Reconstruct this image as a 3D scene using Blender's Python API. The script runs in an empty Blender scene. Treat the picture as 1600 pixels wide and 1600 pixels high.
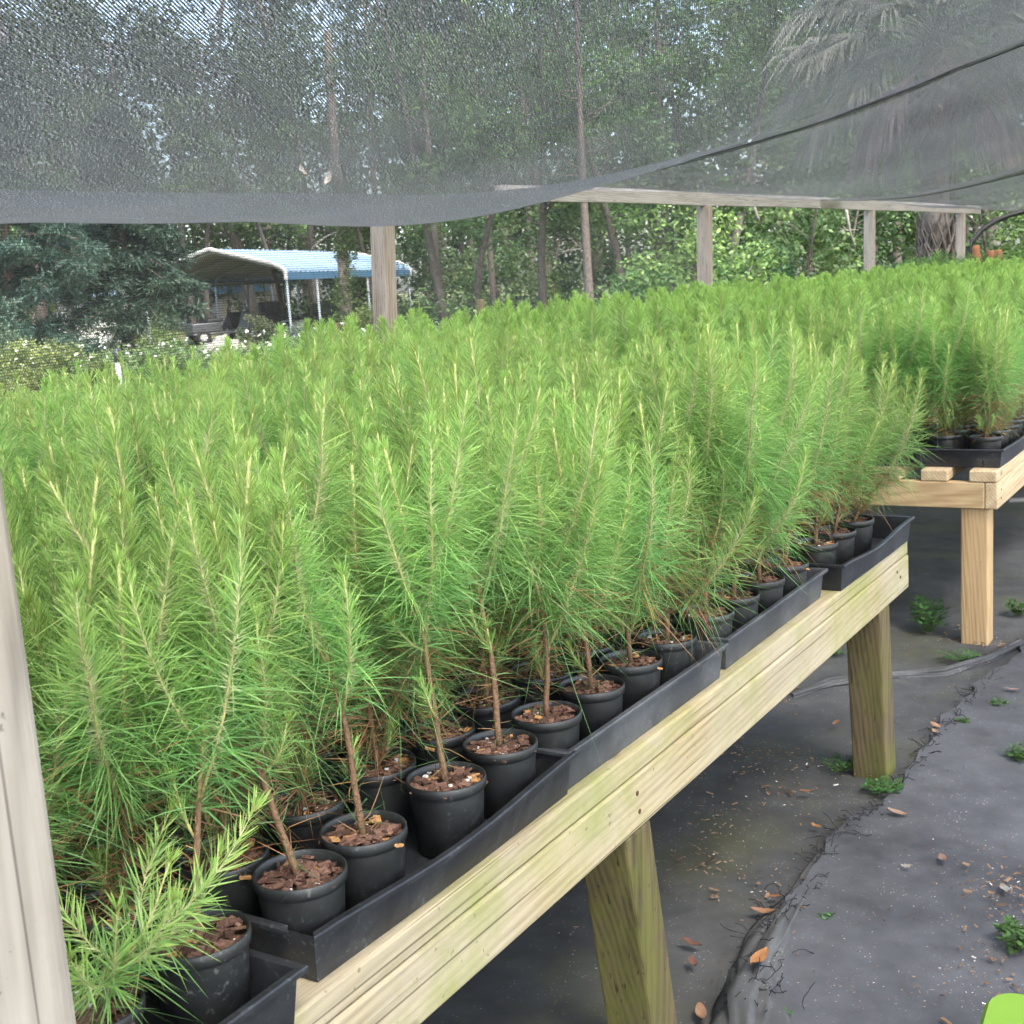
import bpy, math, random
import numpy as np
from mathutils import Vector, Matrix
R_ = math.radians
S = bpy.context.scene
C = S.collection
random.seed(7)
rng = np.random.default_rng(11)

# ---------------------------------------------------------------- camera model
F, PITCH, ROLL, YAW, CAMH = 2000.0, 0.17811, -0.06551, 0.55832, 1.32615
def basis():
    f = np.array([-math.sin(YAW)*math.cos(PITCH), math.cos(YAW)*math.cos(PITCH), -math.sin(PITCH)])
    r0 = np.array([math.cos(YAW), math.sin(YAW), 0.0]); u0 = np.cross(r0, f)
    r = r0*math.cos(ROLL)+u0*math.sin(ROLL)
    return f, r, np.cross(r, f)
BF, BR, BU = basis()
EYE = np.array([0, 0, CAMH])
def ray(px, py): return BF+(px-800)/F*BR-(py-800)/F*BU
def at(px, py, d): return EYE+d*ray(px, py)             # a photograph pixel at a depth -> world
def onz(px, py, z):
    k = ray(px, py); return EYE+(z-CAMH)/k[2]*k
def proj(p):
    d = np.asarray(p, float)-EYE; z = d@BF
    return 800+F*(d@BR)/z, 800-F*(d@BU)/z, z
def gxy(px, d):                                          # ground point under a pixel column at a depth
    y = 450.0
    for _ in range(20):
        p = at(px, y, d); y += (p[2])*F/d
    return at(px, y, d)

# ---------------------------------------------------------------- mesh helpers
class MB:
    def __init__(s): s.v, s.f, s.c = [], [], []; s.col = (1, 1, 1)
    def add(s, vs, fs, col=None):
        o = len(s.v); s.v += [tuple(map(float, q)) for q in vs]; s.f += [tuple(o+i for i in q) for q in fs]
        s.c += [tuple(col or s.col)]*len(vs)
    def box(s, lo, hi, shear=(0, 0), col=None, tw=0):
        x0, y0, z0 = lo; x1, y1, z1 = hi; vs = []
        for z, k in ((z0, 1), (z1, 0)):
            for x, y in ((x0, y0), (x1, y0), (x1, y1), (x0, y1)):
                vs.append((x+shear[0]*k, y+shear[1]*k, z))
        s.add(vs, [(3, 2, 1, 0), (4, 5, 6, 7), (0, 1, 5, 4), (1, 2, 6, 5), (2, 3, 7, 6), (3, 0, 4, 7)], col)
    def obox(s, c, ax, ay, az, col=None):               # oriented box: centre and three half axes
        c, ax, ay, az = map(np.asarray, (c, ax, ay, az)); vs = []
        for k in (-1, 1):
            for i, j in ((-1, -1), (1, -1), (1, 1), (-1, 1)): vs.append(c+i*ax+j*ay+k*az)
        s.add(vs, [(3, 2, 1, 0), (4, 5, 6, 7), (0, 1, 5, 4), (1, 2, 6, 5), (2, 3, 7, 6), (3, 0, 4, 7)], col)
    def tube(s, pts, rad, n=8, col=None, cols=None, cap=True, flat=1.0):
        pts = [np.asarray(p, float) for p in pts]; m = len(pts)
        if not hasattr(rad, '__len__'): rad = [rad]*m
        o = len(s.v); ref = np.array([0.31, 0.17, 0.93]); 
        for i in range(m):
            t = pts[min(i+1, m-1)]-pts[max(i-1, 0)]; t = t/(np.linalg.norm(t)+1e-9)
            if abs(t@ref) > .97: ref = np.array([.9, .1, .2])
            a = np.cross(t, ref); a /= np.linalg.norm(a); b = np.cross(t, a)
            for k in range(n):
                th = 2*math.pi*k/n
                q = pts[i]+rad[i]*(math.cos(th)*a+math.sin(th)*b*flat)
                s.v.append(tuple(q)); s.c.append(tuple((cols[i] if cols else col) or s.col))
        for i in range(m-1):
            for k in range(n):
                k2 = (k+1) % n
                s.f.append((o+i*n+k, o+i*n+k2, o+(i+1)*n+k2, o+(i+1)*n+k))
        if cap:
            s.f.append(tuple(o+k for k in range(n))[::-1]); s.f.append(tuple(o+(m-1)*n+k for k in range(n)))
    def lathe(s, prof, n=28, col=None, c=(0, 0, 0)):
        o = len(s.v)
        for r, z in prof:
            for k in range(n):
                th = 2*math.pi*k/n; s.v.append((c[0]+r*math.cos(th), c[1]+r*math.sin(th), c[2]+z)); s.c.append(tuple(col or s.col))
        for i in range(len(prof)-1):
            for k in range(n):
                k2 = (k+1) % n; s.f.append((o+i*n+k, o+i*n+k2, o+(i+1)*n+k2, o+(i+1)*n+k))
    def mesh(s, name, smooth=False):
        me = bpy.data.meshes.new(name); me.from_pydata(s.v, [], s.f)
        a = me.color_attributes.new('Col', 'FLOAT_COLOR', 'POINT')
        a.data.foreach_set('color', np.array([(*c, 1) for c in s.c], 'f').ravel())
        if smooth: me.polygons.foreach_set('use_smooth', [True]*len(me.polygons))
        me.update(); return me
def np_mesh(name, V, loops, sizes, cols, smooth=False):
    me = bpy.data.meshes.new(name)
    me.vertices.add(len(V)); me.vertices.foreach_set('co', np.ascontiguousarray(V, 'f').ravel())
    me.loops.add(len(loops)); me.loops.foreach_set('vertex_index', np.ascontiguousarray(loops, 'i'))
    st = np.zeros(len(sizes), 'i'); st[1:] = np.cumsum(sizes)[:-1]
    me.polygons.add(len(sizes)); me.polygons.foreach_set('loop_start', st)
    try: me.polygons.foreach_set('loop_total', np.ascontiguousarray(sizes, 'i'))
    except Exception: pass
    me.update(calc_edges=True)
    a = me.color_attributes.new('Col', 'FLOAT_COLOR', 'POINT')
    cc = np.ones((len(V), 4), 'f'); cc[:, :3] = cols; a.data.foreach_set('color', cc.ravel())
    if smooth: me.polygons.foreach_set('use_smooth', np.ones(len(sizes), bool))
    me.validate(); return me
def obj(name, me, mat=None, parent=None, loc=None, bevel=0):
    o = bpy.data.objects.new(name, me); C.objects.link(o)
    if mat and me is not None and not me.materials: me.materials.append(mat)
    if parent: o.parent = parent
    if loc is not None: o.location = loc
    if bevel:
        b = o.modifiers.new('bevel', 'BEVEL'); b.width = bevel; b.segments = 2; b.limit_method = 'ANGLE'
    return o
def tag(o, label, cat, group=None, kind=None):
    if kind: o['kind'] = kind
    if label: o['label'] = label
    if cat: o['category'] = cat
    if group: o['group'] = group
    return o
def thing(name, label, cat, loc=(0, 0, 0), rz=0, group=None):
    o = bpy.data.objects.new(name, None); C.objects.link(o); o.empty_display_size = .1
    o.location = loc; o.rotation_euler = (0, 0, rz); return tag(o, label, cat, group)
def structure(o): o['kind'] = 'structure'; return o

# ---------------------------------------------------------------- materials
class NT:
    def __init__(s, name):
        s.m = bpy.data.materials.new(name); s.m.use_nodes = True; s.t = s.m.node_tree; s.n = s.t.nodes; s.l = s.t.links
        s.n.clear(); s.out = s.n.new('ShaderNodeOutputMaterial')
    def a(s, typ, **kw):
        q = s.n.new(typ)
        for k, v in kw.items():
            if k.startswith('i_'): q.inputs[k[2:].replace('_', ' ')].default_value = v
            else: setattr(q, k, v)
        return q
    def k(s, a, b): s.l.new(a, b)
    def ramp(s, fac, stops):
        r = s.a('ShaderNodeValToRGB'); e = r.color_ramp.elements
        while len(e) < len(stops): e.new(.5)
        for q, (p, c) in zip(e, stops): q.position = p; q.color = (*c, 1) if len(c) == 3 else c
        s.k(fac, r.inputs['Fac']); return r.outputs['Color']
    def math(s, op, a, b=None, c=None):
        q = s.a('ShaderNodeMath', operation=op)
        for i, v in enumerate((a, b, c)):
            if v is None: continue
            if isinstance(v, (int, float)): q.inputs[i].default_value = v
            else: s.k(v, q.inputs[i])
        return q.outputs[0]
    def mix(s, fac, a, b, mode='MIX'):
        q = s.a('ShaderNodeMix', data_type='RGBA', blend_type=mode)
        for i, v in ((0, fac), (6, a), (7, b)):
            if isinstance(v, (int, float)): q.inputs[i].default_value = v
            elif isinstance(v, tuple): q.inputs[i].default_value = (*v, 1)
            else: s.k(v, q.inputs[i])
        return q.outputs[2]
    def noise(s, scale, detail=4, vec=None, rough=.55, dist=0):
        q = s.a('ShaderNodeTexNoise'); q.inputs['Scale'].default_value = scale; q.inputs['Detail'].default_value = detail
        q.inputs['Roughness'].default_value = rough; q.inputs['Distortion'].default_value = dist
        if vec is not None: s.k(vec, q.inputs['Vector'])
        return q.outputs[0]
    def coord(s, kind='Object', scale=(1, 1, 1), loc=(0, 0, 0)):
        t = s.a('ShaderNodeTexCoord'); m = s.a('ShaderNodeMapping'); m.inputs['Scale'].default_value = scale; m.inputs['Location'].default_value = loc
        s.k(t.outputs[kind], m.inputs['Vector']); return m.outputs[0]
    def bump(s, h, strength=.3, dist=.01):
        b = s.a('ShaderNodeBump'); b.inputs['Strength'].default_value = strength; b.inputs['Distance'].default_value = dist
        s.k(h, b.inputs['Height']); return b.outputs[0]
    def principled(s, col, rough=.6, spec=.4, normal=None, metal=0):
        p = s.a('ShaderNodeBsdfPrincipled')
        for nm, v in (('Base Color', col), ('Roughness', rough), ('Specular IOR Level', spec), ('Metallic', metal)):
            if isinstance(v, (int, float)): p.inputs[nm].default_value = v
            elif isinstance(v, tuple): p.inputs[nm].default_value = (*v, 1)
            else: s.k(v, p.inputs[nm])
        if normal is not None: s.k(normal, p.inputs['Normal'])
        s.k(p.outputs[0], s.out.inputs[0]); return p
def simple(name, col, rough=.6, spec=.4, var=.25, scale=6, metal=0, bump=0):
    t = NT(name); n = t.noise(scale, 5, t.coord())
    c = t.ramp(n, [(.3, tuple(x*(1-var) for x in col)), (.7, tuple(min(1, x*(1+var)) for x in col))])
    t.principled(c, rough, spec, t.bump(n, bump, .01) if bump else None, metal); return t.m
def foliage(name, tint=(1, 1, 1), trans=.35, rough=.5, spec=.25, hv=.12):
    t = NT(name); at_ = t.a('ShaderNodeAttribute', attribute_name='Col'); oi = t.a('ShaderNodeObjectInfo')
    c = t.mix(1.0, at_.outputs['Color'], tint, 'MULTIPLY')
    hs = t.a('ShaderNodeHueSaturation'); t.k(c, hs.inputs['Color'])
    t.k(t.math('MULTIPLY_ADD', oi.outputs['Random'], .024, .488), hs.inputs['Hue'])
    t.k(t.math('MULTIPLY_ADD', oi.outputs['Random'], hv*2, 1-hv), hs.inputs['Value'])
    c = hs.outputs[0]
    p = t.principled(c, rough, spec); tr = t.a('ShaderNodeBsdfTranslucent'); t.k(c, tr.inputs[0])
    mx = t.a('ShaderNodeMixShader'); mx.inputs[0].default_value = trans
    t.k(p.outputs[0], mx.inputs[1]); t.k(tr.outputs[0], mx.inputs[2]); t.k(mx.outputs[0], t.out.inputs[0]); return t.m
def vcol(name, rough=.8, spec=.2, bumpscale=0, var=0):
    t = NT(name); at_ = t.a('ShaderNodeAttribute', attribute_name='Col'); c = at_.outputs['Color']; nrm = None
    if bumpscale:
        n = t.noise(bumpscale, 5, t.coord()); nrm = t.bump(n, .5, .01)
        if var: c = t.mix(1.0, c, t.ramp(n, [(.3, (1-var,)*3), (.7, (1+var,)*3)]), 'MULTIPLY')
    t.principled(c, rough, spec, nrm); return t.m
def wood(name, axis, c0, c1, algae=None, amount=0, weather=None, rough=.75, gs=1.0, knots=True):
    t = NT(name); sc = [42*gs]*3; sc[axis] = 1.6*gs
    v = t.coord('Object', tuple(sc)); n1 = t.noise(1.0, 6, v, .6, .6)
    sc2 = [9*gs]*3; sc2[axis] = .7*gs; n2 = t.noise(1.0, 3, t.coord('Object', tuple(sc2)), .5, 1.2)
    wv = t.a('ShaderNodeTexWave', wave_type='BANDS', bands_direction='X' if axis != 0 else 'Y'); wv.inputs['Scale'].default_value = 5.5
    wv.inputs['Distortion'].default_value = 5; wv.inputs['Detail'].default_value = 3; wv.inputs['Detail Scale'].default_value = 1.2
    sc3 = [6.5*gs]*3; sc3[axis] = .5*gs; 
    cz = t.a('ShaderNodeMapping'); cz.inputs['Rotation'].default_value = (.6, .4, .7); t.k(t.coord('Object', tuple(sc3)), cz.inputs['Vector']); t.k(cz.outputs[0], wv.inputs['Vector'])
    g = t.math('ADD', t.math('MULTIPLY', n1, .5), t.math('MULTIPLY', t.math('ADD', n2, t.math('MULTIPLY', wv.outputs['Fac'], .35)), .42))
    c = t.ramp(g, [(.34, c0), (.47, tuple((a+b)/2 for a, b in zip(c0, c1))), (.62, c1)])
    if weather:
        w = t.noise(2.2, 5, t.coord('Object', (1, 1, 1), (3, 1, 2))); c = t.mix(t.math('MULTIPLY', t.ramp(w, [(.42, (0, 0, 0)), (.62, (1, 1, 1))]), .5), c, weather)
    if algae:
        a = t.noise(3.1, 6, t.coord('Object', (1, 1, 1), (7, 5, 1)), .65); a = t.math('MULTIPLY', t.ramp(a, [(.45, (0, 0, 0)), (.66, (1, 1, 1))]), amount)
        c = t.mix(a, c, algae)
    if knots:
        sk = [7]*3; sk[axis] = 3.2
        vo = t.a('ShaderNodeTexVoronoi'); vo.inputs['Scale'].default_value = 1.0; t.k(t.coord('Object', tuple(sk)), vo.inputs['Vector'])
        c = t.mix(t.ramp(vo.outputs['Distance'], [(.03, (.8, .8, .8)), (.085, (0, 0, 0))]), c, tuple(x*.35 for x in c0))
    sk4 = [130*gs]*3; sk4[axis] = 1.1*gs; ck = t.noise(1.0, 2, t.coord('Object', tuple(sk4), (5, 3, 8)), .5, .3)
    c = t.mix(t.math('MULTIPLY', t.ramp(ck, [(.66, (0, 0, 0)), (.72, (1, 1, 1))]), .7), c, tuple(x*.3 for x in c0))
    sp = t.noise(70, 3, t.coord()); c = t.mix(t.ramp(sp, [(.68, (0, 0, 0)), (.74, (.55, .55, .55))]), c, tuple(x*.4 for x in c0))
    t.principled(c, rough, .25, t.bump(n1, .45, .004)); return t.m

M = {}
M['board'] = wood('pine_board_y', 1, (.17, .13, .062), (.36, .30, .175), (.19, .215, .045), .75, (.36, .325, .25))
M['board_x'] = wood('pine_board_x', 0, (.27, .175, .085), (.45, .33, .18))
M['board_far'] = wood('pine_board_far', 1, (.29, .20, .11), (.50, .39, .24))
M['leg'] = wood('mossy_leg', 2, (.028, .022, .012), (.11, .084, .043), (.095, .107, .014), .85, rough=.85)
M['leg_far'] = wood('leg_far', 2, (.22, .14, .068), (.40, .28, .145))
M['post'] = wood('weathered_post', 2, (.075, .06, .046), (.31, .28, .235), (.20, .18, .10), .5, (.33, .305, .26), gs=.8)
M['post_far'] = wood('grey_post', 2, (.13, .10, .075), (.31, .265, .215), None, 0, (.27, .25, .22))
M['beam'] = wood('grey_beam', 1, (.18, .165, .145), (.36, .34, .31))
def plastic(name, base, dusty, amt, rough=.42):
    t = NT(name); oi = t.a('ShaderNodeObjectInfo'); va = t.a('ShaderNodeVectorMath', operation='ADD'); t.k(t.coord(), va.inputs[0]); cx_ = t.a('ShaderNodeCombineXYZ'); t.k(t.math('MULTIPLY', oi.outputs['Random'], 40), cx_.inputs[0]); t.k(cx_.outputs[0], va.inputs[1]); vv = va.outputs[0]
    n = t.noise(9, 6, vv, .65); n2 = t.noise(160, 3, vv)
    c = t.mix(t.math('MULTIPLY', t.ramp(n, [(.42, (0, 0, 0)), (.7, (1, 1, 1))]), amt), base, dusty)
    c = t.mix(t.math('MULTIPLY', t.ramp(n2, [(.58, (0, 0, 0)), (.68, (1, 1, 1))]), t.math('MULTIPLY', t.ramp(n, [(.50, (0, 0, 0)), (.60, (1, 1, 1))]), .5)), c, (.15, .155, .155))
    t.principled(c, rough, .45, t.bump(n2, .08, .002)); return t.m
M['pot'] = plastic('black_pot_plastic', (.012, .013, .013), (.03, .034, .034), .7)
M['tray'] = plastic('black_tray_plastic', (.014, .015, .017), (.035, .038, .042), .8, .38)
M['tray_grey'] = plastic('dusty_tray_plastic', (.035, .038, .042), (.085, .09, .095), .9, .5)
M['needles'] = foliage('pine_needles', (1, 1, 1), .42, .38, .4, .1)
M['stem'] = vcol('seedling_stem', .7, .25, 140, .3)
M['mulch'] = vcol('bark_mulch', .85, .2, 200, .25)
M['leaf'] = foliage('tree_leaves', (1.12, 1.02, 1.38), .40, .5, .3, .14)
M['bark'] = vcol('tree_bark', .95, .1, 14, .45)
M['deadleaf'] = vcol('dead_leaf', .8, .15, 40, .2)
M['petal'] = vcol('petal', .7, .2)
M['threads'] = simple('frayed_thread', (.012, .012, .013), .7, .3)

# ---------------------------------------------------------------- needles and seedlings
def nrm(a): return a/(np.linalg.norm(a, axis=-1, keepdims=True)+1e-12)
def needle_arrays(P, D, L, W, droop, C0, C1, C2):
    n = len(P); rv = rng.normal(size=(n, 3)); Sv = nrm(np.cross(D, rv))*(W/2)[:, None]
    g = np.zeros((n, 3)); g[:, 2] = -1; g += rng.normal(size=(n, 3))*.6
    L_ = L[:, None]; dr = droop[:, None]
    p1 = P+D*np.minimum(L_*.3, .016); p2 = P+D*L_*.6+g*L_*dr*.36; p3 = P+D*L_+g*L_*dr
    V = np.stack([P-Sv*.7, P+Sv*.7, p1-Sv, p1+Sv, p2-Sv*.9, p2+Sv*.9, p3], 1).reshape(-1, 3)
    Cc = np.stack([C0, C0, C1, C1, C1, C1, C2], 1).reshape(-1, 3)
    pat = np.array([0, 1, 3, 2, 2, 3, 5, 4, 4, 5, 6]); lo = (np.arange(n)[:, None]*7+pat).ravel()
    return V, lo, np.tile([4, 4, 3], n), Cc
NEW, MAT, OLD, BRN = map(np.array, ((.39, .555, .145), (.175, .365, .108), (.095, .178, .07), (.36, .20, .09)))
SHEATH = np.array((.74, .68, .44))
def axis_path(p0, d0, L, up, n, wob):
    pts = [np.array(p0, float)]; d = np.array(d0, float)
    for _ in range(n):
        d = d+np.array([0, 0, up/n])+rng.normal(size=3)*wob; d /= np.linalg.norm(d); pts.append(pts[-1]+d*L/n)
    return np.array(pts)
def seedling(h, bare=.22, nb=4, dens=3300, width=.0016, lean=(0, 0), lowtwig=0, Lmax=.098, browning=.12, low_len=.06, pale=1.0, lowkeep=.16, el=(.72, 1.2), up_=1.5, bl=(.46, .86), wood=1.0):
    """stem mesh + needle mesh of one pine seedling, soil level at z = 0"""
    st = MB(); Ps, Ds, Ls, Dr, C0, C1, C2 = [], [], [], [], [], [], []
    main = axis_path((0, 0, -.008), (lean[0], lean[1], 1), h, .5, 12, .05)
    r0 = .0042*(h/.45)
    bc, gc, tc = np.array((.16, .095, .055)), np.array((.38, .33, .13)), np.array((.46, .50, .20))
    def stemcol(s): return tuple(bc if s < .34 else bc*(1-(s-.34)/.22)+gc*(s-.34)/.22 if s < .56 else gc*(1-(s-.56)/.44)+tc*(s-.56)/.44)
    k = np.linspace(0, 1, 13)
    st.tube(main, list(r0*(1.15-.62*k)), 6, cols=[stemcol(x) for x in k])
    axes = [(main, h, 0.0, True)]
    for b in range(nb+lowtwig):
        low = b >= nb
        s = rng.uniform(bare*.35, bare) if low else bare+(.52-bare)*(b+rng.uniform(0, .9))/max(nb, 1)
        i = s*12; j = int(i); p = main[j]*(1-(i-j))+main[min(j+1, 12)]*(i-j)
        az = rng.uniform(0, 6.28) if low else b*2.4+rng.uniform(-.6, .6); e_ = rng.uniform(.3, .9) if low else rng.uniform(*el)
        L = rng.uniform(.05, .08) if low else h*rng.uniform(*bl)*(1.12-s*.62)
        pa = axis_path(p, (math.cos(az)*math.cos(e_), math.sin(az)*math.cos(e_), math.sin(e_)), L, up_, 6, .07)
        kk = np.linspace(0, 1, 7)
        st.tube(pa, list(r0*(.55-.28*kk)), 5, cols=[stemcol(min(1, s+.25+.4*x)) for x in kk])
        axes.append((pa, L, s, False))
    for pa, L, s0, is_main in axes:
        n = int(dens*L*(1 if is_main else .95)); seg = len(pa)-1
        s = rng.uniform(0, 1, n); tip = (1-s)*L
        keep = rng.uniform(size=n) < np.clip(.42+.58*(tip-.02)/.10, .42, 1)     # leaders carry fewer needles
        if is_main: keep &= (s > bare)|(rng.uniform(size=n) < lowkeep)
        keep &= (s > (.0 if is_main else .12)); s, tip = s[keep], tip[keep]
        s = np.concatenate([s, np.full(16, .985)]); tip = np.concatenate([tip, np.full(16, .006)])
        n = len(s); i = np.minimum((s*seg).astype(int), seg-1); f = (s*seg-i)[:, None]
        P = pa[i]*(1-f)+pa[i+1]*f; T = nrm(pa[i+1]-pa[i])
        rad = nrm(np.cross(T, rng.normal(size=(n, 3))))
        hs = s if is_main else s0+(1-s0)*.6*s+.1                # how young the wood is
        up = np.clip((tip-.06)/.12, 0, 1)                       # 0 on the leader, 1 in the full skirt below
        ang = np.radians(np.clip(24+12*np.clip(tip/.05, 0, 1)+36*up+rng.normal(size=n)*(7+9*up), 8, 105))
        D = nrm(T*np.cos(ang)[:, None]+rad*np.sin(ang)[:, None])
        ln = (.022+.018*np.clip(tip/.07, 0, 1)+(Lmax-.040)*up)*rng.uniform(.70, 1.15, n)
        ln = np.where(hs < bare+.05, low_len*rng.uniform(.5, 1.1, n), ln)
        dr = np.where(up > .2, .10+.42*ln/.1*(1-hs)+rng.normal(size=n)*.22, rng.normal(size=n)*.08)
        tipf = (tip < .009)[:, None]
        q = np.clip(hs*1.35-.18+rng.normal(size=n)*.2-np.clip(tip/.5, 0, .5), 0, 1)[:, None]
        c = MAT*(1-q)+NEW*q
        old = np.clip((.42-hs)*3, 0, 1)[:, None]; c = c*(1-old)+OLD*old
        br = rng.uniform(size=n) < browning*np.clip((.55-hs)*3, 0, 1)
        c = np.where(br[:, None], BRN*rng.uniform(.6, 1.2, (n, 1)), c)*rng.uniform(.78, 1.2, (n, 1))
        sh = np.clip((hs-.30)*3.5, 0, 1)[:, None]*pale; c0 = np.where(tipf, np.array((.46, .33, .15)), c*(1-sh)*.9+SHEATH*sh)
        Ps.append(P); Ds.append(D); Ls.append(ln); Dr.append(dr); C0.append(c0); C1.append(c); C2.append(c*1.12)
    P, D, L, Dd, a0, a1, a2 = map(np.concatenate, (Ps, Ds, Ls, Dr, C0, C1, C2))
    return st.mesh('stem', True), np_mesh('needles', *needle_arrays(P, D, L, rng.uniform(.8, 1.25, len(P))*width, Dd, a0, a1, a2))

POT_H = .100
def pot_mesh():
    m = MB()
    m.lathe([(.0, .002), (.040, .0), (.043, .002), (.0492, .083), (.0492, .0842), (.0522, .086), (.0532, .092), (.0528, .0985), (.0515, POT_H), (.0498, .0985), (.0490, .09), (.0445, .03), (.0, .028)], 32)
    return m.mesh('pot', True)
def mulch_mesh(seed):
    r = random.Random(seed); m = MB(); n = 26
    vs = [(0, 0, .088)]; 
    for ring in (.018, .034, .0485):
        for k in range(n): 
            th = 6.283*k/n; vs.append((ring*math.cos(th), ring*math.sin(th), .086+r.uniform(-.003, .004)-(.002 if ring > .04 else 0)))
    fs = [(0, 1+k, 1+(k+1) % n) for k in range(n)]
    for q in range(2):
        for k in range(n): fs.append((1+q*n+k, 1+(q+1)*n+k, 1+(q+1)*n+(k+1) % n, 1+q*n+(k+1) % n))
    m.add(vs, fs, (.055, .034, .022))
    for i in range(120):
        rr, th = .046*math.sqrt(r.random()), r.uniform(0, 6.28); s = r.uniform(.002, .0085)*(1 if i % 5 else 1.35)
        ax = np.array([math.cos(th*3), math.sin(th*3), r.uniform(-.35, .35)]); ay = nrm(np.cross(ax, np.array([r.uniform(-.4, .4), r.uniform(-.4, .4), 1])))
        az = np.cross(nrm(ax), ay); e = r.uniform(.35, .9)
        t = r.random(); col = tuple(np.array((.055, .030, .021))*(1-t)+np.array((.205, .115, .082))*t)
        if r.random() < .10: col = (.62, .60, .55); s *= .28; e = 1
        elif r.random() < .05: col = (.40, .22, .09)
        m.obox((rr*math.cos(th), rr*math.sin(th), .0885+r.uniform(-.001, .0045)), nrm(ax)*s, ay*s*e, az*r.uniform(.0007, .0018), col)
    return m.mesh('bark_mulch')
POT = pot_mesh(); MUL = [mulch_mesh(i) for i in range(5)]
for q in [POT]: q.materials.append(M['pot'])
for q in MUL: q.materials.append(M['mulch'])
def plant_parts(root, stem, need, mul):
    for nm, me in (('pot', POT), ('bark_mulch', mul)): obj(nm, me, None, root)
    a = obj('stem', stem, M['stem'], root, (0, 0, .088)); b = obj('needles', need, M['needles'], root, (0, 0, .088)); return a, b

ZT1, ZT2 = .5907, .608
FLOOR = .004
NEARG = 'pine seedlings potted along the front edge of the near bench'
# ---- the front row, each one modelled for itself: pixel of its rim centre, height, bare trunk, look
TR = {1: 'tray beside the big weathered post', 2: 'tray with the split corner', 3: 'tray just past the split tray', 4: 'dusty grey tray', 5: 'last tray of the near bench'}
FRONT = [
 (225, 1560, 1, .17, .10, 5, .0, (-.1, .2), 'low bushy pine seedling, nearest pot in the '),
 (370, 1470, 1, .30, .30, 3, .0, (-.2, .1), 'pine seedling over chunky bark, second pot in the '),
 (493, 1393, 2, .42, .34, 4, 1, (-.25, -.1), 'pine seedling with leaning trunk, first pot in the '),
 (573, 1327, 2, .44, .36, 3, 1, (-.20, .1), 'pine seedling with thin bent trunk, second pot in the '),
 (707, 1215, 2, .46, .42, 4, 2, (-.20, .0), 'pine seedling with tall bare trunk, third pot in the '),
 (782, 1170, 2, .47, .46, 4, 2, (-.18, .05), 'pine seedling with rough brown bare trunk, fourth pot in the '),
 (866, 1083, 3, .45, .26, 5, 1, (.03, .1), 'pine seedling with browning lower needles, first pot in the '),
 (938, 1040, 3, .44, .24, 5, 1, (0, 0), 'pine seedling with full dark skirt, second pot in the '),
 (992, 1000, 3, .45, .20, 5, 1, (.05, -.1), 'pine seedling pressed between two others, third pot in the '),
 (1056, 970, 3, .44, .14, 5, 1, (0, 0), 'pine seedling with drooping low needles, fourth pot in the '),
 (1132, 930, 4, .53, .16, 6, 2, (0, .0), 'tall pine seedling spreading over the aisle, first pot in the '),
 (1186, 905, 4, .46, .18, 6, 1, (.1, 0), 'pine seedling with long yellowish side branch, second pot in the '),
 (1230, 880, 4, .50, .18, 5, 1, (0, 0), 'pine seedling behind a spreading branch, third pot in the '),
 (1272, 853, 4, .50, .18, 5, 1, (.12, 0), 'pine seedling leaning to the aisle, fourth pot in the '),
 (1312, 830, 5, .48, .2, 5, 1, (.1, 0), 'pine seedling with reddish bark chip, first pot in the '),
 (1350, 803, 5, .46, .15, 5, 2, (.15, 0), 'pine seedling with thick low twigs, second pot in the '),
 (1386, 775, 5, .40, .12, 6, 2, (.35, .15), 'short pine seedling stretching outwards, last pot in the '),
]
occupied = []
def jit(s): return random.uniform(-s, s)
FY = [0.7, 0.845, 1.0, 1.118, 1.292, 1.428, 1.56, 1.7, 1.845, 1.985, 2.165, 2.3, 2.44, 2.585, 2.8, 2.94, 3.085]
for i, (px, py, tr, h, bare, nb, lt, lean, lab) in enumerate(FRONT):
    p = np.array([-.936+jit(.002), FY[i], ZT1+FLOOR])
    o = thing('potted_pine_seedling', lab+TR[tr], 'potted seedling', p, 0, NEARG)
    if i == 0: st, ne = seedling(.17, .12, 7, 1250, .0015, (.7, .5), 2, .062, .05, .06, .7, .1, (.1, .6), .75, (.7, 1.35))
    elif i == 1: st, ne = seedling(.40, .34, 3, 1900, .0014, (-.35, .25), 1, .070, .4)
    else: st, ne = seedling(h, bare if tr < 3 else bare*.95, nb, 2500, .00125, lean, lt if tr == 2 else lt+1, .082 if tr > 2 else .072, .5, .045, 1.0, .2, **({'el': (.15, .8), 'bl': (.5, 1.0)} if i in (9, 11, 16) else {}))
    plant_parts(o, st, ne, MUL[i % 5]); occupied.append((p[0], p[1]))
# ---- the mass behind
VAR = [seedling(rng.uniform(.40, .50), rng.uniform(.07, .16), int(rng.integers(4, 8)), 2500, .00135, tuple(rng.normal(size=2)*.11), 3, rng.uniform(.066, .092), .5, .075, 1.0, .8) for _ in range(14)]
for a, b in VAR: a.materials.append(M['stem']); b.materials.append(M['needles'])
cand = []
def jit(s): return random.uniform(-s, s)
for row in range(20):
    x = -1.055-row*.140
    if x < -3.55: break
    y = -.3
    while y < 3.30:
        yy = y+jit(.012); y += .1455
        cand.append((x+jit(.012), yy, ZT1+FLOOR, 1))
for row in range(20):
    x = -2.16-row*.14
    if x < -3.5: break
    for k in range(7): cand.append((x+jit(.012), 3.405+k*.146+jit(.012), ZT1+FLOOR, 1))
for row in range(20):
    x = -.905-row*.140
    if x < -3.30: break
    for k in range(80):
        yy = 4.49+k*.1455+jit(.012)
        if yy > 15.2: break
        cand.append((x+jit(.012), yy, ZT2+FLOOR, 2))
near, far = [], []
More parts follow.
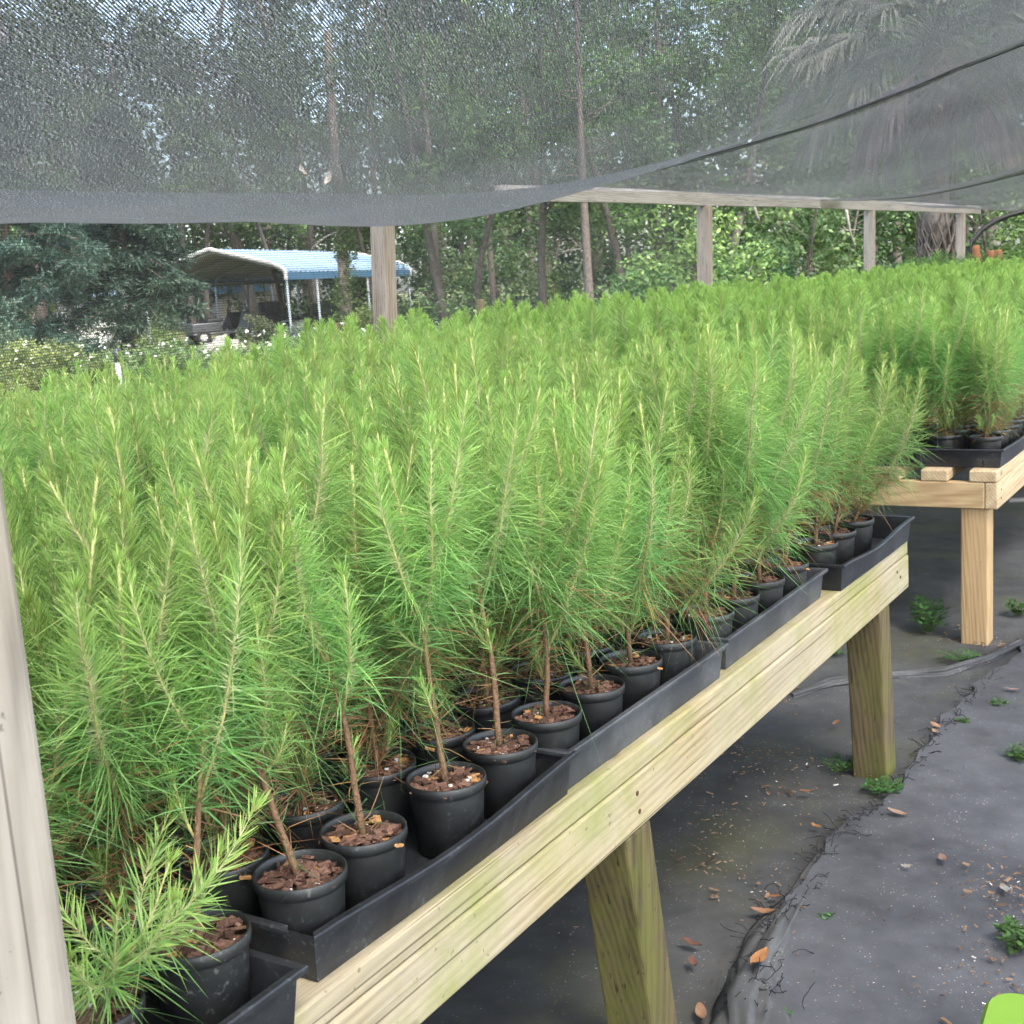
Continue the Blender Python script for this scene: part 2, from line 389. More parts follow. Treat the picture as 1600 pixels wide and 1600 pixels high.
for x, y, z, b in cand:
    if (x-EYE[0])**2+(y-EYE[1])**2 < .8: continue
    if proj((x, y, z+.3))[2] < .5: continue
    q = [proj((x, y, z+hh)) for hh in (.1, .5)]
    d = q[0][2]
    vis = any(-10 < u < 1620 and v < 1650 for u, v, _ in q)
    if b == 1 and x < -.95 and y < .62: vis = False             # behind the big post
    (near if vis else far).append((d, x, y, z, b))
near.sort(); far += near[268:]; near = near[:268]
LAB = {1: 'bright green pine seedling crowded in the bed behind the front row of the near bench', 2: 'green pine seedling crowded on the far bench beyond the gap'}
GRP = {1: 'pine seedlings crowded behind the front row of the near bench', 2: 'pine seedlings crowded on the far bench'}
protos = []
for d, x, y, z, b in near:
    v = random.randrange(14)
    if len(protos) < 14:
        v = len(protos); o = thing('potted_pine_seedling', LAB[b], 'potted seedling', (x, y, z), 0, GRP[b]); plant_parts(o, *VAR[v], MUL[v % 5]); protos.append(o)
    else:
        src = protos[v]; o = src.copy(); C.objects.link(o)
        o.location = (x, y, z); o['label'] = LAB[b]; o['group'] = GRP[b]
        for ch in src.children:
            c = ch.copy(); C.objects.link(c); c.parent = o
    s = random.uniform(.90, 1.12)*((.91 if y < 3.1 else 1.0) if b == 1 and x < -2.2 else .96 if b == 1 and x < -1.7 else 1); o.rotation_euler = (jit(.05), jit(.05), random.uniform(0, 6.28))
    for ch in o.children:
        if ch.name.split('.')[0] in ('stem', 'needles'): ch.scale = (1, 1, s)
    if b == 2 and x > -1.0:
        k = sum(1 for e in bpy.data.objects if e.get('label', '').endswith('front row of the far bench'))
        o['label'] = ('pine seedling in the corner pot, first in the front row of the far bench' if k == 0 else 'second pine seedling behind the corner pot, front row of the far bench' if k == 1 else LAB[2])
# the rest of both beds, too many to single out: one object of coarser seedlings
def mass(pts, per):
    n = len(pts); base = np.array([(x, y, z+.09) for _, x, y, z, _ in pts])
    h = rng.uniform(.42, .54, n)*np.array([(.91 if p[2] < 3.1 else 1.0) if p[4] == 1 else 1 for p in pts]); top = base+np.stack([rng.normal(size=n)*.02, rng.normal(size=n)*.02, h], 1)
    idx = np.repeat(np.arange(n), per); s = rng.uniform(.25, 1, len(idx))**.8; off = np.zeros((len(idx), 3))
    sid = rng.uniform(size=len(idx)) < .55                        # on side shoots
    az = np.floor(rng.uniform(0, 5, len(idx)))*1.257+idx*.7; u = rng.uniform(0, 1, len(idx))
    sh = np.where(s < .72, sid*u*.11, 0)
    off[:, 0] = np.cos(az)*sh; off[:, 1] = np.sin(az)*sh; off[:, 2] = sh*.9
    P = base[idx]+(top-base)[idx]*s[:, None]+off
    tip = np.where(sh > 0, (1-u)*.11, (1-s)*h[idx]); T = np.tile([0, 0, 1.], (len(idx), 1)); T[:, :2] += off[:, :2]*6; T = nrm(T)
    rad = nrm(np.cross(T, rng.normal(size=(len(idx), 3)))); ang = np.radians(np.clip(20+tip/.14*38, 20, 66)+rng.normal(size=len(idx))*8)
    D = nrm(T*np.cos(ang)[:, None]+rad*np.sin(ang)[:, None]); ln = .1*np.clip(.3+.7*tip/.13, .3, 1)*rng.uniform(.75, 1.1, len(idx))
    q = np.clip(s*1.3-.3+rng.normal(size=len(idx))*.17, 0, 1)[:, None]; c = (MAT*(1-q)+NEW*q)*rng.uniform(.78, 1.2, (len(idx), 1))*rng.uniform(.88, 1.12, n)[idx][:, None]
    shh = np.clip((s-.5)*3, 0, 1)[:, None]; c0 = c*(1-shh)+SHEATH*shh
    W = np.where(np.array([p[0] for p in pts])[idx] > 7, .0032, .0024)
    return np_mesh('needles', *needle_arrays(P, D, ln, W*rng.uniform(.8, 1.2, len(idx)), np.clip(.25-.2*s, 0, .3), c0, c, c*1.1))
if far:
    me = mass(far, 560)
    o = obj('pine_seedling_bed', me, M['needles']); tag(o, 'dense bright green bed of pine seedlings stretching away to the far end', 'seedling bed', None, 'stuff')
    sb = MB()
    for d, x, y, z, b in far: sb.tube([(x, y, z+.08), (x, y, z+.5)], [.004, .002], 4, col=(.33, .33, .11), cap=False)
    obj('stems', sb.mesh('stems'), M['stem'], o)

# ---------------------------------------------------------------- trays
def tray_mesh(L=.575, W=.285, H=.062, bow=0.0, split=False, dip=0.0):
    """open tray: origin at the middle of its front long bottom edge, +y along, -x back"""
    m = MB(); n = 14; t = .0022
    def outline(w, l, z, bowk=0, dipk=0):
        pts = []
        for k in range(n+1):
            y = -l/2+l*k/n; s = k/n
            pts.append((w/2+bowk*math.sin(math.pi*s)**1.2, y, z-dipk*math.sin(math.pi*min(1, s*1.15))**2*(1 if s < .9 else 0)))
        for k in range(1, 9): pts.append((w/2-w*k/8, l/2, z))
        for k in range(1, n+1): pts.append((-w/2, l/2-l*k/n, z))
        for k in range(1, 8): pts.append((-w/2+w*k/8, -l/2, z))
        return [(x-W/2+.008, y, zz) for x, y, zz in pts]
    rings = [outline(W-.014, L-.014, 0, bow*.3), outline(W-.002, L-.002, H-.004, bow, dip), outline(W+.014, L+.014, H-.006, bow, dip), outline(W+.015, L+.015, H-.001, bow, dip), outline(W+.012, L+.012, H+.001, bow, dip), outline(W-.006, L-.006, H, bow, dip), outline(W-.018, L-.018, t, bow*.3)]
    N = len(rings[0]); o = 0; vs = [p for r in rings for p in r]; fs = []
    for q in range(len(rings)-1):
        for k in range(N):
            if split and k == N-1 and q > 0: continue            # torn open beside its near front corner
            fs.append((q*N+k, q*N+(k+1) % N, (q+1)*N+(k+1) % N, (q+1)*N+k))
    fs.append(tuple(range(N))[::-1]); fs.append(tuple((len(rings)-1)*N+k for k in range(N)))
    m.add(vs, fs); return m.mesh('nursery_tray')
TRAYG = 'black plastic nursery trays along the bench edge'
def tray(px, py, rz, mat, label, dy=.29, **kw):
    p = onz(px, py, ZT1+.0015); o = obj('nursery_tray', tray_mesh(**kw), M[mat]); o.location = (p[0]+.006, p[1]+dy, ZT1+.0015); o.rotation_euler = (0, 0, rz)
    return tag(o, label, 'plant tray', TRAYG)
tray(463, 1590, .0, 'tray', 'black tray with grey rim at the bottom edge, beside the big post', -.292)
tray(481, 1540, -.005, 'tray', 'black tray with split front corner and bowed front wall', .288, bow=.012, split=True, dip=.006, L=.57)
tray(875, 1240, -.012, 'tray_grey', 'black dusty tray between the split tray and the grey tray', .297)
tray(1121, 1050, .003, 'tray_grey', 'grey dusty tray with straight pale rim, second from bench end', .30)
tray(1310, 924, -.01, 'tray', 'black tray with sagging rim at the far end of near bench', .285, dip=.010, bow=.004)
bk = tray_mesh()
for k in range(5):
    o = obj('nursery_tray', bk, M['tray']); o.location = (-1.168, .65+.592*k, ZT1+.0015); o.rotation_euler = (0, 0, jit(.015))
    tag(o, 'black nursery tray in the second row, mostly hidden behind the front pots', 'plant tray', 'nursery trays of the second row')
b2 = tray_mesh(bow=.008)
for k in range(4):
    o = obj('nursery_tray', b2, M['tray_grey'] if k % 2 else M['tray']); o.location = (-.845, 4.43+.2875+.6*k, ZT2+.0015)
    tag(o, ['black tray at the corner of the far bench', 'second black tray from the far bench corner', 'third black tray along the far bench edge', 'fourth black tray along the far bench edge'][k], 'plant tray', 'trays on the far bench')
for k in range(2):
    o = obj('nursery_tray', b2, M['tray']); o.location = (-.845-.30*(k+1), 4.42+.2875, ZT2+.0015)
    tag(o, ['black tray end-on beside the corner tray of the far bench', 'black tray inward on the far bench, half behind pine branches'][k], 'plant tray', 'trays on the far bench')

# ---------------------------------------------------------------- benches
def bench(name, label, xe, y0, y1, zt, mats, legs, endboard, W=2.62):
    o = thing(name, label, 'bench')
    def part(nm, mb, mt, bev=.004): return obj(nm, mb.mesh(nm), M[mt], o, bevel=bev)
    nsl = int(W/.158)
    for k in range(nsl):
        x1 = xe-.158*k; m = MB(); m.box((x1-.089, y0+(.002 if k else 0)+jit(.004)*(k > 0), zt-.038), (x1, y1-(0 if k == 0 else abs(jit(.01))), zt)); part('top_board', m, mats[0])
    m = MB(); m.box((xe-.038, y0+.001, zt-.1285), (xe+.0025, y1-.001, zt-.0395)); part('edge_board', m, mats[0])
    m = MB(); m.box((xe-W+.02, y0, zt-.128), (xe-W+.058, y1, zt-.0395)); part('edge_board', m, mats[0])
    ys = [y0+.0, y1-.039] if endboard else [y1-.045]
    for y in ys: m = MB(); m.box((xe-W+.06, y, zt-.128), (xe-.0395, y+.038, zt-.0395)); part('cross_board', m, mats[1])
    for (sy_, sz) in ([(1.70, zt-.068), (1.705, zt-.10), (y1-.115, zt-.062), (y1-.085, zt-.082)] if not endboard else [(y0+.06, zt-.07), (y0+.06, zt-.10)]):
        m = MB(); m.tube([(xe-.002, sy_, sz), (xe+.0036, sy_, sz)], .0042, 10, col=(.09, .045, .025)); o2 = obj('screw', m.mesh('screw'), M['deadleaf'], o)
    for (lx, ly, sx, sy) in legs:
        m = MB(); m.box((lx-.089, ly, -.02), (lx, ly+.089, zt-.130), (sx, sy)); part('leg', m, mats[2], .005)
    return o
bench('potting_bench', 'long wooden bench in front carrying the crowded pine seedlings, on mossy legs', -.867, -.5, 3.342, ZT1, ('board', 'board_x', 'leg'),
      [(-.8675, 1.66, -.002, .085), (-.8675, 3.075, .004, .035), (-2.2, 3.1, 0, 0), (-3.4, 3.1, 0, 0), (-2.2, 1.6, 0, 0), (-3.4, 1.6, 0, 0)], False)
bench('potting_bench', 'bench beyond the gap with clean tan corner leg and end grain showing', -.8415, 4.371, 15.6, ZT2, ('board_far', 'board_x', 'leg_far'),
      [(-.872, 4.385, 0, 0), (-2.2, 4.41, 0, 0), (-3.3, 4.41, 0, 0), (-.872, 7.2, 0, 0), (-.872, 10.2, 0, 0), (-.872, 13.2, 0, 0), (-3.3, 9.0, 0, 0), (-3.3, 15.4, 0, 0)], True)
bench('potting_bench', 'short bench bridging the gap at the back, hidden under seedlings', -2.07, 3.346, 4.366, ZT1, ('board_far', 'board_x', 'leg_far'), [(-2.11, 3.6, 0, 0), (-3.3, 3.6, 0, 0), (-2.11, 4.2, 0, 0), (-3.3, 4.2, 0, 0)], True, 1.42)
# screws and a nail hole stain are in the boards; the big post bolted to the near bench
m = MB(); m.box((-.855, .476, -.02), (-.766, .565, 2.42)); o = obj('wooden_post', m.mesh('wooden_post'), M['post'], bevel=.006)
tag(o, 'thick weathered grey wooden post close by in the lower left', 'post')
PX = [(-3.92, 5.2), (-3.70, 8.75), (-3.56, 12.42), (-3.49, 15.95)]
FL = ['nearest far post, weathered brown, in front of the carport', 'pale grey post in front of the big green shrub', 'split-faced grey post left of the palm trunk', 'brown post right of the palm trunk, farthest of the row']
for i, ((x, y), l) in enumerate(zip(PX, FL)):
    m = MB(); y += .05; m.box((x-.0445, y-.0445, -.02), (x+.0445, y+.0445, 1.765), (.012, -.17)); o = obj('wooden_post', m.mesh('wooden_post'), M['post_far'], bevel=.004)
    tag(o, l, 'post', 'posts along the far side of the shade house')
BX = [(-4.13, 1.6)]+PX+[(-3.47, 16.9)]
def bx(y):
    for (xa, ya), (xb, yb) in zip(BX, BX[1:]):
        if y <= yb: return xa+(xb-xa)*(y-ya)/(yb-ya)
    return BX[-1][0]
for (xa, ya), (xb, yb), l in zip([(bx(6.25), 6.25)]+BX[2:-1], BX[2:], ['grey top beam between carport post and shrub post', 'grey top beam above the green shrub', 'grey top beam crossing before the palm trunk', 'grey top beam end beyond the last post']):
    m = MB(); z0, z1 = 1.768, 1.857; w = .019; sg = .012; n = 8; vs = []
    for k in range(n+1):
        t = k/n; x = xa+(xb-xa)*t; y = ya+(yb-ya)*t+(.002 if k == 0 else -.002 if k == n else 0); s = sg*math.sin(math.pi*t)+(1.6e-2 if False else 0)
        vs += [(x-w, y, z0+s*.6), (x+w, y, z0+s*.6), (x+w, y, z1+s*.6), (x-w, y, z1+s*.6)]
    fs = [(3, 2, 1, 0), tuple(4*n+k for k in range(4))]
    for k in range(n):
        for j in range(4): fs.append((4*k+j, 4*k+(j+1) % 4, 4*k+4+(j+1) % 4, 4*k+4+j))
    m.add(vs, fs); tag(obj('top_beam', m.mesh('top_beam'), M['beam']), l, 'beam', 'top beams of the shade house')

# ---------------------------------------------------------------- shade cloths
def net_material(name, cw, ch, mortar, base, trans=.45, rot=0.0):
    t = NT(name); uv = t.a('ShaderNodeTexCoord'); mp = t.a('ShaderNodeMapping'); mp.inputs['Rotation'].default_value = (0, 0, rot); t.k(uv.outputs['UV'], mp.inputs['Vector'])
    wob = t.a('ShaderNodeTexNoise'); wob.inputs['Scale'].default_value = 60; t.k(mp.outputs[0], wob.inputs['Vector'])
    ad = t.a('ShaderNodeVectorMath', operation='MULTIPLY_ADD'); t.k(wob.outputs['Color'], ad.inputs[0]); ad.inputs[1].default_value = (.002, .002, 0); t.k(mp.outputs[0], ad.inputs[2])
    br = t.a('ShaderNodeTexBrick', offset=.5); t.k(ad.outputs[0], br.inputs['Vector'])
    br.inputs['Scale'].default_value = 1; br.inputs['Brick Width'].default_value = cw; br.inputs['Row Height'].default_value = ch; br.inputs['Mortar Size'].default_value = mortar; br.inputs['Mortar Smooth'].default_value = .2
    n2 = t.a('ShaderNodeTexNoise'); n2.inputs['Scale'].default_value = 190; n2.inputs['Detail'].default_value = 3; t.k(mp.outputs[0], n2.inputs['Vector'])
    c = t.ramp(n2.outputs[0], [(.36, tuple(x*.18 for x in base)), (.52, base), (.60, tuple(x*1.5 for x in base)), (.70, tuple(min(1, x*5) for x in base))])  # bright glints and dark weave holes mottled into the thread colour
    p = t.principled(c, .45, .5); tl = t.a('ShaderNodeBsdfTranslucent'); t.k(c, tl.inputs[0])
    mx = t.a('ShaderNodeMixShader'); mx.inputs[0].default_value = trans; t.k(p.outputs[0], mx.inputs[1]); t.k(tl.outputs[0], mx.inputs[2])
    tp = t.a('ShaderNodeBsdfTransparent'); m2 = t.a('ShaderNodeMixShader'); t.k(br.outputs['Fac'], m2.inputs[0]); t.k(tp.outputs[0], m2.inputs[1]); t.k(mx.outputs[0], m2.inputs[2])
    t.k(m2.outputs[0], t.out.inputs[0]); return t.m
M['net'] = net_material('knitted_shade_cloth', .0074, .0056, .00112, (.080, .083, .085), .5, .5)
M['grid'] = net_material('insect_mesh', .0105, .0105, .00115, (.035, .036, .036), .2)
M['hem'] = simple('hem_cord', (.05, .05, .055), .6)
def sm(a, b, t): t = min(1, max(0, (t-a)/(b-a))); return t*t*(3-2*t)
def cloth(name, label, y0, y1, sag, ny=60, nx=66, skew=0, xn=-.62, z1=2.46, ripple=.012, seed=0, thick=.0022):
    V, UV, Fs = [], [], []; r = np.random.default_rng(seed); ph = r.uniform(0, 6, 6)
    for layer in (0, 1):
        for j in range(ny+1):
            for i in range(nx+1):
                u = min(1, 1.5*i/nx); y = y0+skew*u+(y1-y0-skew*u)*j/ny; xf = bx(y); sg = sag(y); a_ = max(0, 1.5*i/nx-1)/.5; x = xf+(xn-xf)*u+a_*3.2; q = 2*u-1  # a_ carries unseen cloth on over the aisle, added to dim the light there
                za = 1.79+.072*sm(5.2, 7, y); z = za+(z1-za)*u-sg*(1-q*q)-.12*math.sin(math.pi*a_)
                e = 1-q**8
                z += e*ripple*(math.sin(y*3.1+u*4+ph[0])+.6*math.sin(y*6.7-u*9+ph[1])+.4*math.sin(u*17+y*1.3+ph[2]))*(.35+.65*u)*(1-a_)
                z -= .02*max(0, math.sin(math.pi*((y-1.55)/3.6 % 1)))*(1-u)**3
                V.append((x, y, z+thick*layer)); UV.append((y, (x-xf)*1.06))
    n1 = (nx+1)*(ny+1)
    for layer in (0, 1):
        for j in range(ny):
            for i in range(nx):
                a = layer*n1+j*(nx+1)+i; q = (a, a+1, a+nx+2, a+nx+1); Fs.append(q if layer else q[::-1])
    me = bpy.data.meshes.new(name); me.from_pydata(V, [], Fs); me.polygons.foreach_set('use_smooth', [True]*len(Fs))
    ul = me.uv_layers.new(name='UVMap'); li = np.zeros(len(me.loops), 'i'); me.loops.foreach_get('vertex_index', li); ul.data.foreach_set('uv', np.array(UV, 'f')[li].ravel())
    o = obj(name, me, M['net']); tag(o, label, 'shade cloth', 'sagging black shade cloths overhead')
    for jj in ((ny,) if seed == 1 else (0, ny)):
        hm = MB(); hm.tube([V[jj*(nx+1)+i] for i in range(nx+1)], .0042, 6); obj('hem_cord', hm.mesh('hem_cord', True), M['hem'], o)
    return o
def sm(a, b, t): t = min(1, max(0, (t-a)/(b-a))); return t*t*(3-2*t)
cloth('shade_cloth', 'near black shade cloth sagging across the top with a slanting hem', -1.2, 6.8, lambda y: .49-.36*sm(4.0, 6.8, y), 90, 84, seed=1)
cloth('shade_cloth', 'second shade cloth hanging behind the slanting hem', 6.64, 11.6, lambda y: .13+.17*sm(7.0, 9.5, y)-.05*sm(9.8, 11.6, y), seed=2, skew=.1)
cloth('shade_cloth', 'farthest shade cloth over the posts before the palm', 11.1, 17.6, lambda y: .22+.12*sm(11.4, 13.5, y), seed=3, skew=.3)
# insect mesh hung on the far side
V, Fs, UV = [], [], []
ny, nz = 50, 8
for j in range(ny+1):
    y = 1.6+(8.75-1.6)*j/ny
    for i in range(nz+1):
        z = 1.80*i/nz; V.append((bx(y)-.05+.008*math.sin(y*5+z*3), y, z)); UV.append((y, z))
for j in range(ny):
    for i in range(nz): a = j*(nz+1)+i; Fs.append((a, a+nz+1, a+nz+2, a+1))
me = bpy.data.meshes.new('side_netting'); me.from_pydata(V, [], Fs)
ul = me.uv_layers.new(name='UVMap'); li = np.zeros(len(me.loops), 'i'); me.loops.foreach_get('vertex_index', li); ul.data.foreach_set('uv', np.array(UV, 'f')[li].ravel())
tag(obj('side_netting', me, M['grid']), 'black square mesh netting hung between the far posts before the carport', 'netting')

# ---------------------------------------------------------------- ground
def grid_mesh(name, x0, x1, y0, y1, nx, ny, zf):
    V = [(x0+(x1-x0)*i/nx, y0+(y1-y0)*j/ny, 0) for j in range(ny+1) for i in range(nx+1)]; V = [(x, y, zf(x, y)) for x, y, _ in V]
    Fq = [(j*(nx+1)+i, j*(nx+1)+i+1, (j+1)*(nx+1)+i+1, (j+1)*(nx+1)+i) for j in range(ny) for i in range(nx)]
    me = bpy.data.meshes.new(name); me.from_pydata(V, [], Fq); me.polygons.foreach_set('use_smooth', [True]*len(Fq)); return me
t = NT('woodland_ground'); n = t.noise(.35, 8, t.coord()); n2 = t.noise(9, 6, t.coord())
c = t.ramp(n, [(.35, (.10, .085, .05)), (.5, (.07, .10, .03)), (.65, (.17, .15, .09))]); c = t.mix(.5, c, t.ramp(n2, [(.3, (.05, .06, .025)), (.7, (.2, .18, .11))]))
t.principled(c, .95, .1, t.bump(n2, .8, .03))
structure(obj('ground', grid_mesh('ground', -200, 200, -60, 260, 8, 8, lambda x, y: 0), t.m))
def fabric(name, dark, light, algae, amt, rough):
    t = NT(name); n = t.noise(1.7, 8, t.coord(), .62); n2 = t.noise(11, 6, t.coord('Object', (1, 1, 1), (4, 2, 0)), .6); w1 = t.noise(1, 4, t.coord('Object', (260, 5, 1))); w2 = t.noise(1, 4, t.coord('Object', (5, 260, 1)))
    c = t.ramp(t.math('ADD', t.math('MULTIPLY', n, .65), t.math('MULTIPLY', n2, .35)), [(.36, dark), (.62, light)])
    w = t.math('ADD', w1, w2); c = t.mix(.75, c, t.mix(1.0, c, t.ramp(w, [(.8/2, (.5, .5, .5)), (1.2/2, (1.5, 1.5, 1.5))]), 'MULTIPLY'))
    a = t.noise(2.6, 6, t.coord('Object', (1, 1, 1), (9, 3, 0)), .65); c = t.mix(t.math('MULTIPLY', t.ramp(a, [(.50, (0, 0, 0)), (.68, (1, 1, 1))]), amt), c, algae)
    sp = t.a('ShaderNodeTexVoronoi'); sp.inputs['Scale'].default_value = 95; t.k(t.coord(), sp.inputs['Vector'])
    c = t.mix(t.math('MULTIPLY', t.ramp(sp.outputs['Distance'], [(.10, (1, 1, 1)), (.17, (0, 0, 0))]), t.math('MULTIPLY', t.ramp(n2, [(.48, (0, 0, 0)), (.6, (1, 1, 1))]), .6)), c, (.45, .43, .38))
    t.principled(c, rough, .5, t.bump(t.math('ADD', n2, t.math('MULTIPLY', w, .2)), .35, .006)); return t.m
M['fab_dark'] = fabric('ground_fabric_old', (.016, .017, .017), (.052, .053, .052), (.075, .077, .034), .55, .7)
M['fab'] = fabric('ground_fabric', (.022, .023, .025), (.066, .068, .073), (.052, .053, .042), .2, .62)
structure(obj('ground_fabric_old', grid_mesh('ground_fabric_old', -5.2, 2.4, -2, 18, 60, 120, lambda x, y: .008+.004*math.sin(x*5+y*2)*math.sin(y*3.3)), M['fab_dark']))
EDGE = [onz(px, py, 0) for px, py in [(1170, 1700), (1180, 1600), (1185, 1530), (1218, 1450), (1258, 1385), (1296, 1325), (1335, 1287), (1378, 1262), (1420, 1225), (1440, 1180), (1475, 1130), (1530, 1075), (1590, 1030)]]
ey = [-2]+[e[1] for e in EDGE]+[18]; ex = [EDGE[0][0]]+[e[0] for e in EDGE]+[-.72]
o_ = np.argsort(ey); ey = np.array(ey)[o_]; ex = np.array(ex)[o_]
V, Fq = [], []; nx, ny = 40, 260
for j in range(ny+1):
    y = -2+20*(j/ny)**1.0; x0 = np.interp(y, ey, ex)+.012*math.sin(y*41)+.008*math.sin(y*97)
    for i in range(nx+1):
        u = (i/nx)**1.6; x = x0+(2.6-x0)*u
        V.append((x, y, .015+.004*math.sin(x*7+y*3)*math.sin(y*5-x*2)+.006*math.exp(-u*40)))
for j in range(ny):
    for i in range(nx): a = j*(nx+1)+i; Fq.append((a, a+1, a+nx+2, a+nx+1))
me = bpy.data.meshes.new('ground_fabric'); me.from_pydata(V, [], Fq); me.polygons.foreach_set('use_smooth', [True]*len(Fq)); structure(obj('ground_fabric', me, M['fab']))
# bunched, torn edges of the fabric
def fold(label, path, seed, lift=.5, threads=50):
    r = np.random.default_rng(seed); P = []; Rr = []
    pts = [(onz(px, py, .01), rad) for px, py, rad in path]
    for (a, ra), (b, rb) in zip(pts, pts[1:]):
        for k in range(16): t = k/16; P.append(a*(1-t)+b*t); Rr.append(ra*(1-t)+rb*t)
    m = MB(); n = 40; N = len(P)
    ph = r.uniform(0, 6, 4)
    for i in range(N):
        t = P[min(i+1, N-1)]-P[max(0, i-1)]; t[2] = 0; t /= np.linalg.norm(t); s = np.array([t[1], -t[0], 0])
        for k in range(n):
            th = 2*math.pi*k/n
            rr = Rr[i]*(1+.26*math.sin(3*th+i*.10+ph[0])+.20*math.sin(5*th-i*.17+ph[1])+.15*math.sin(11*th+i*.06+ph[3])+.08*math.sin(17*th-i*.09)+.12*math.sin(i*.22+ph[2]))
            q = P[i]+s*math.cos(th)*rr*1.15; q = q+np.array([0, 0, max(-.006, math.sin(th)*rr*lift*1.4+Rr[i]*.22)]); m.v.append(tuple(q)); m.c.append((1, 1, 1))
    for i in range(N-1):
        for k in range(n): k2 = (k+1) % n; m.f.append((i*n+k, i*n+k2, (i+1)*n+k2, (i+1)*n+k))
    m.f.append(tuple(range(n))); m.f.append(tuple((N-1)*n+k for k in range(n))[::-1])
    o = obj('torn_fabric_edge', m.mesh('torn_fabric_edge', True), M['fab_dark']); tag(o, label, 'torn fabric')
    th = MB()
    for k in range(threads):
        i = int(r.integers(0, N)); p = P[i]+r.normal(size=3)*Rr[i]*.8; p[2] = abs(p[2])*.6+.012; d = r.normal(size=3); d[2] = .25*abs(d[2]); L = r.uniform(.015, .07); q = [p]
        for _ in range(5): d = d+r.normal(size=3)*.5; d[2] -= .1; d /= np.linalg.norm(d); e = q[-1]+d*L/5; e[2] = max(.012, e[2]); q.append(e)
        th.tube(q, .0009, 4, cap=False)
    obj('frayed_threads', th.mesh('frayed_threads'), M['threads'], o)['kind'] = 'stuff'; return o
fold('bunched torn edge of black ground fabric beside the nearest bench leg', [(1165, 1660, .046), (1172, 1590, .044), (1180, 1520, .036), (1215, 1450, .022), (1257, 1385, .013), (1296, 1325, .011), (1335, 1287, .009), (1382, 1262, .005)], 3, .42, 260)
fold('long low fold of black ground fabric running to the far bench leg', [(1235, 1088, .012), (1300, 1068, .016), (1380, 1058, .015), (1470, 1052, .016), (1540, 1032, .018), (1600, 1003, .012)], 5, .5, 30)
fold('frayed tangle of fabric threads past the second mossy leg', [(1395, 1232, .006), (1430, 1200, .008), (1462, 1158, .008), (1500, 1115, .007), (1560, 1052, .006)], 8, .5, 120)

# ---------------------------------------------------------------- litter, leaves, weeds
lt = MB(); r = random.Random(4)
clus = [onz(px, py, 0) for px, py in [(1180, 1390), (1100, 1350), (1120, 1290), (1210, 1240), (1180, 1200), (1240, 1200), (1230, 1095), (1560, 1390), (1590, 1430), (1545, 1530), (1580, 1415), (1150, 1180), (1360, 1200), (1500, 1000), (1550, 1005)]]
for i in range(1900):
    if i < 700: c = clus[i % len(clus)]; p = (c[0]+r.gauss(0, .055), c[1]+r.gauss(0, .07)); big = 1
    else: p = onz(r.uniform(850, 1600), 880+720*r.random()**.8, 0)[:2]; big = .5
    s = r.uniform(.0010, .0034)*big*(1 if r.random() < .85 else 1.8); th = r.uniform(0, 6.28)
    t = r.random(); col = tuple(np.array((.06, .04, .028))*(1-t)+np.array((.25, .16, .10))*t)
    if r.random() < .22: col = (.55, .53, .48); s *= .5
    ax = np.array([math.cos(th), math.sin(th), r.uniform(-.3, .3)]); ay = np.array([-math.sin(th), math.cos(th), r.uniform(-.2, .2)])
    z = .0235 if p[0] > np.interp(p[1], ey, ex) else .0145
    lt.obox((p[0], p[1], z+s*.25), ax*s*r.uniform(1, 2.2), ay*s*.6, (0, 0, s*.2), col)
tag(obj('bark_litter', lt.mesh('bark_litter'), M['mulch']), 'scattered bark crumbs and pale specks littering the black ground fabric', 'litter', None, 'stuff')
def leaf_mesh(L, W, col, curl, seed):
    r = random.Random(seed); m = MB(); n = 7; vs = []
    for k in range(n+1):
        s = k/n; w = W*math.sin(math.pi*min(1, s*.95+.03))**.8*.5; z = curl*(s-.5)**2*4*L*.25+r.uniform(-1, 1)*.0012
        for j, q in enumerate((-1, 0, 1)): vs.append(((s-.5)*L, q*w, z+abs(q)*curl*W*.4))
    fs = []
    for k in range(n):
        for j in range(2): a = 3*k+j; fs.append((a, a+1, a+4, a+3))
    vs2 = [(x, y, z+.0006) for x, y, z in vs]; o = len(vs)
    m.add(vs+vs2, fs+[tuple(o+i for i in f[::-1]) for f in fs], col); return m.mesh('fallen_leaf', True)
DL = [(1191, 1422, .055, (.30, .16, .09), 'large tan dead leaf between the leg and the torn fabric edge'), (1187, 1522, .06, (.36, .17, .07), 'orange brown curled leaf lying on the bunched fabric'),
 (1275, 1288, .03, (.36, .17, .07), 'small orange leaf beside frayed threads'), (1402, 1268, .055, (.34, .22, .15), 'pale tan curled leaf at the end of the fabric roll'), (1473, 1339, .045, (.26, .17, .13), 'lone brown leaf in the middle of the aisle'),
 (1083, 1502, .04, (.19, .10, .07), 'reddish brown bark chip leaf right of the nearest leg'), (1462, 1131, .04, (.38, .22, .13), 'light leaf beside the weeds past the second leg'), (1461, 1141, .035, (.42, .27, .17), 'pale orange leaf just below another past the second leg'),
 (1582, 1075, .05, (.42, .27, .19), 'pale tan leaf at the right edge near the far leg'), (1570, 1386, .05, (.30, .29, .25), 'grey leaf chip near the right edge'), (1210, 1398, .03, (.33, .14, .06), 'small orange leaf left of the torn edge'),
 (1306, 1128, .04, (.25, .14, .08), 'brown leaf left of the second mossy leg'), (1080, 1470, .05, (.17, .09, .06), 'dark curled leaf right of nearest leg'), (1095, 1580, .05, (.30, .17, .10), 'tan leaf at the foot of the nearest leg'), (1260, 1235, .04, (.28, .15, .09), 'brown leaf on the dark fabric under the bench edge'), (1418, 1352, .03, (.4, .36, .3), 'small pale stone-like leaf in the aisle')]
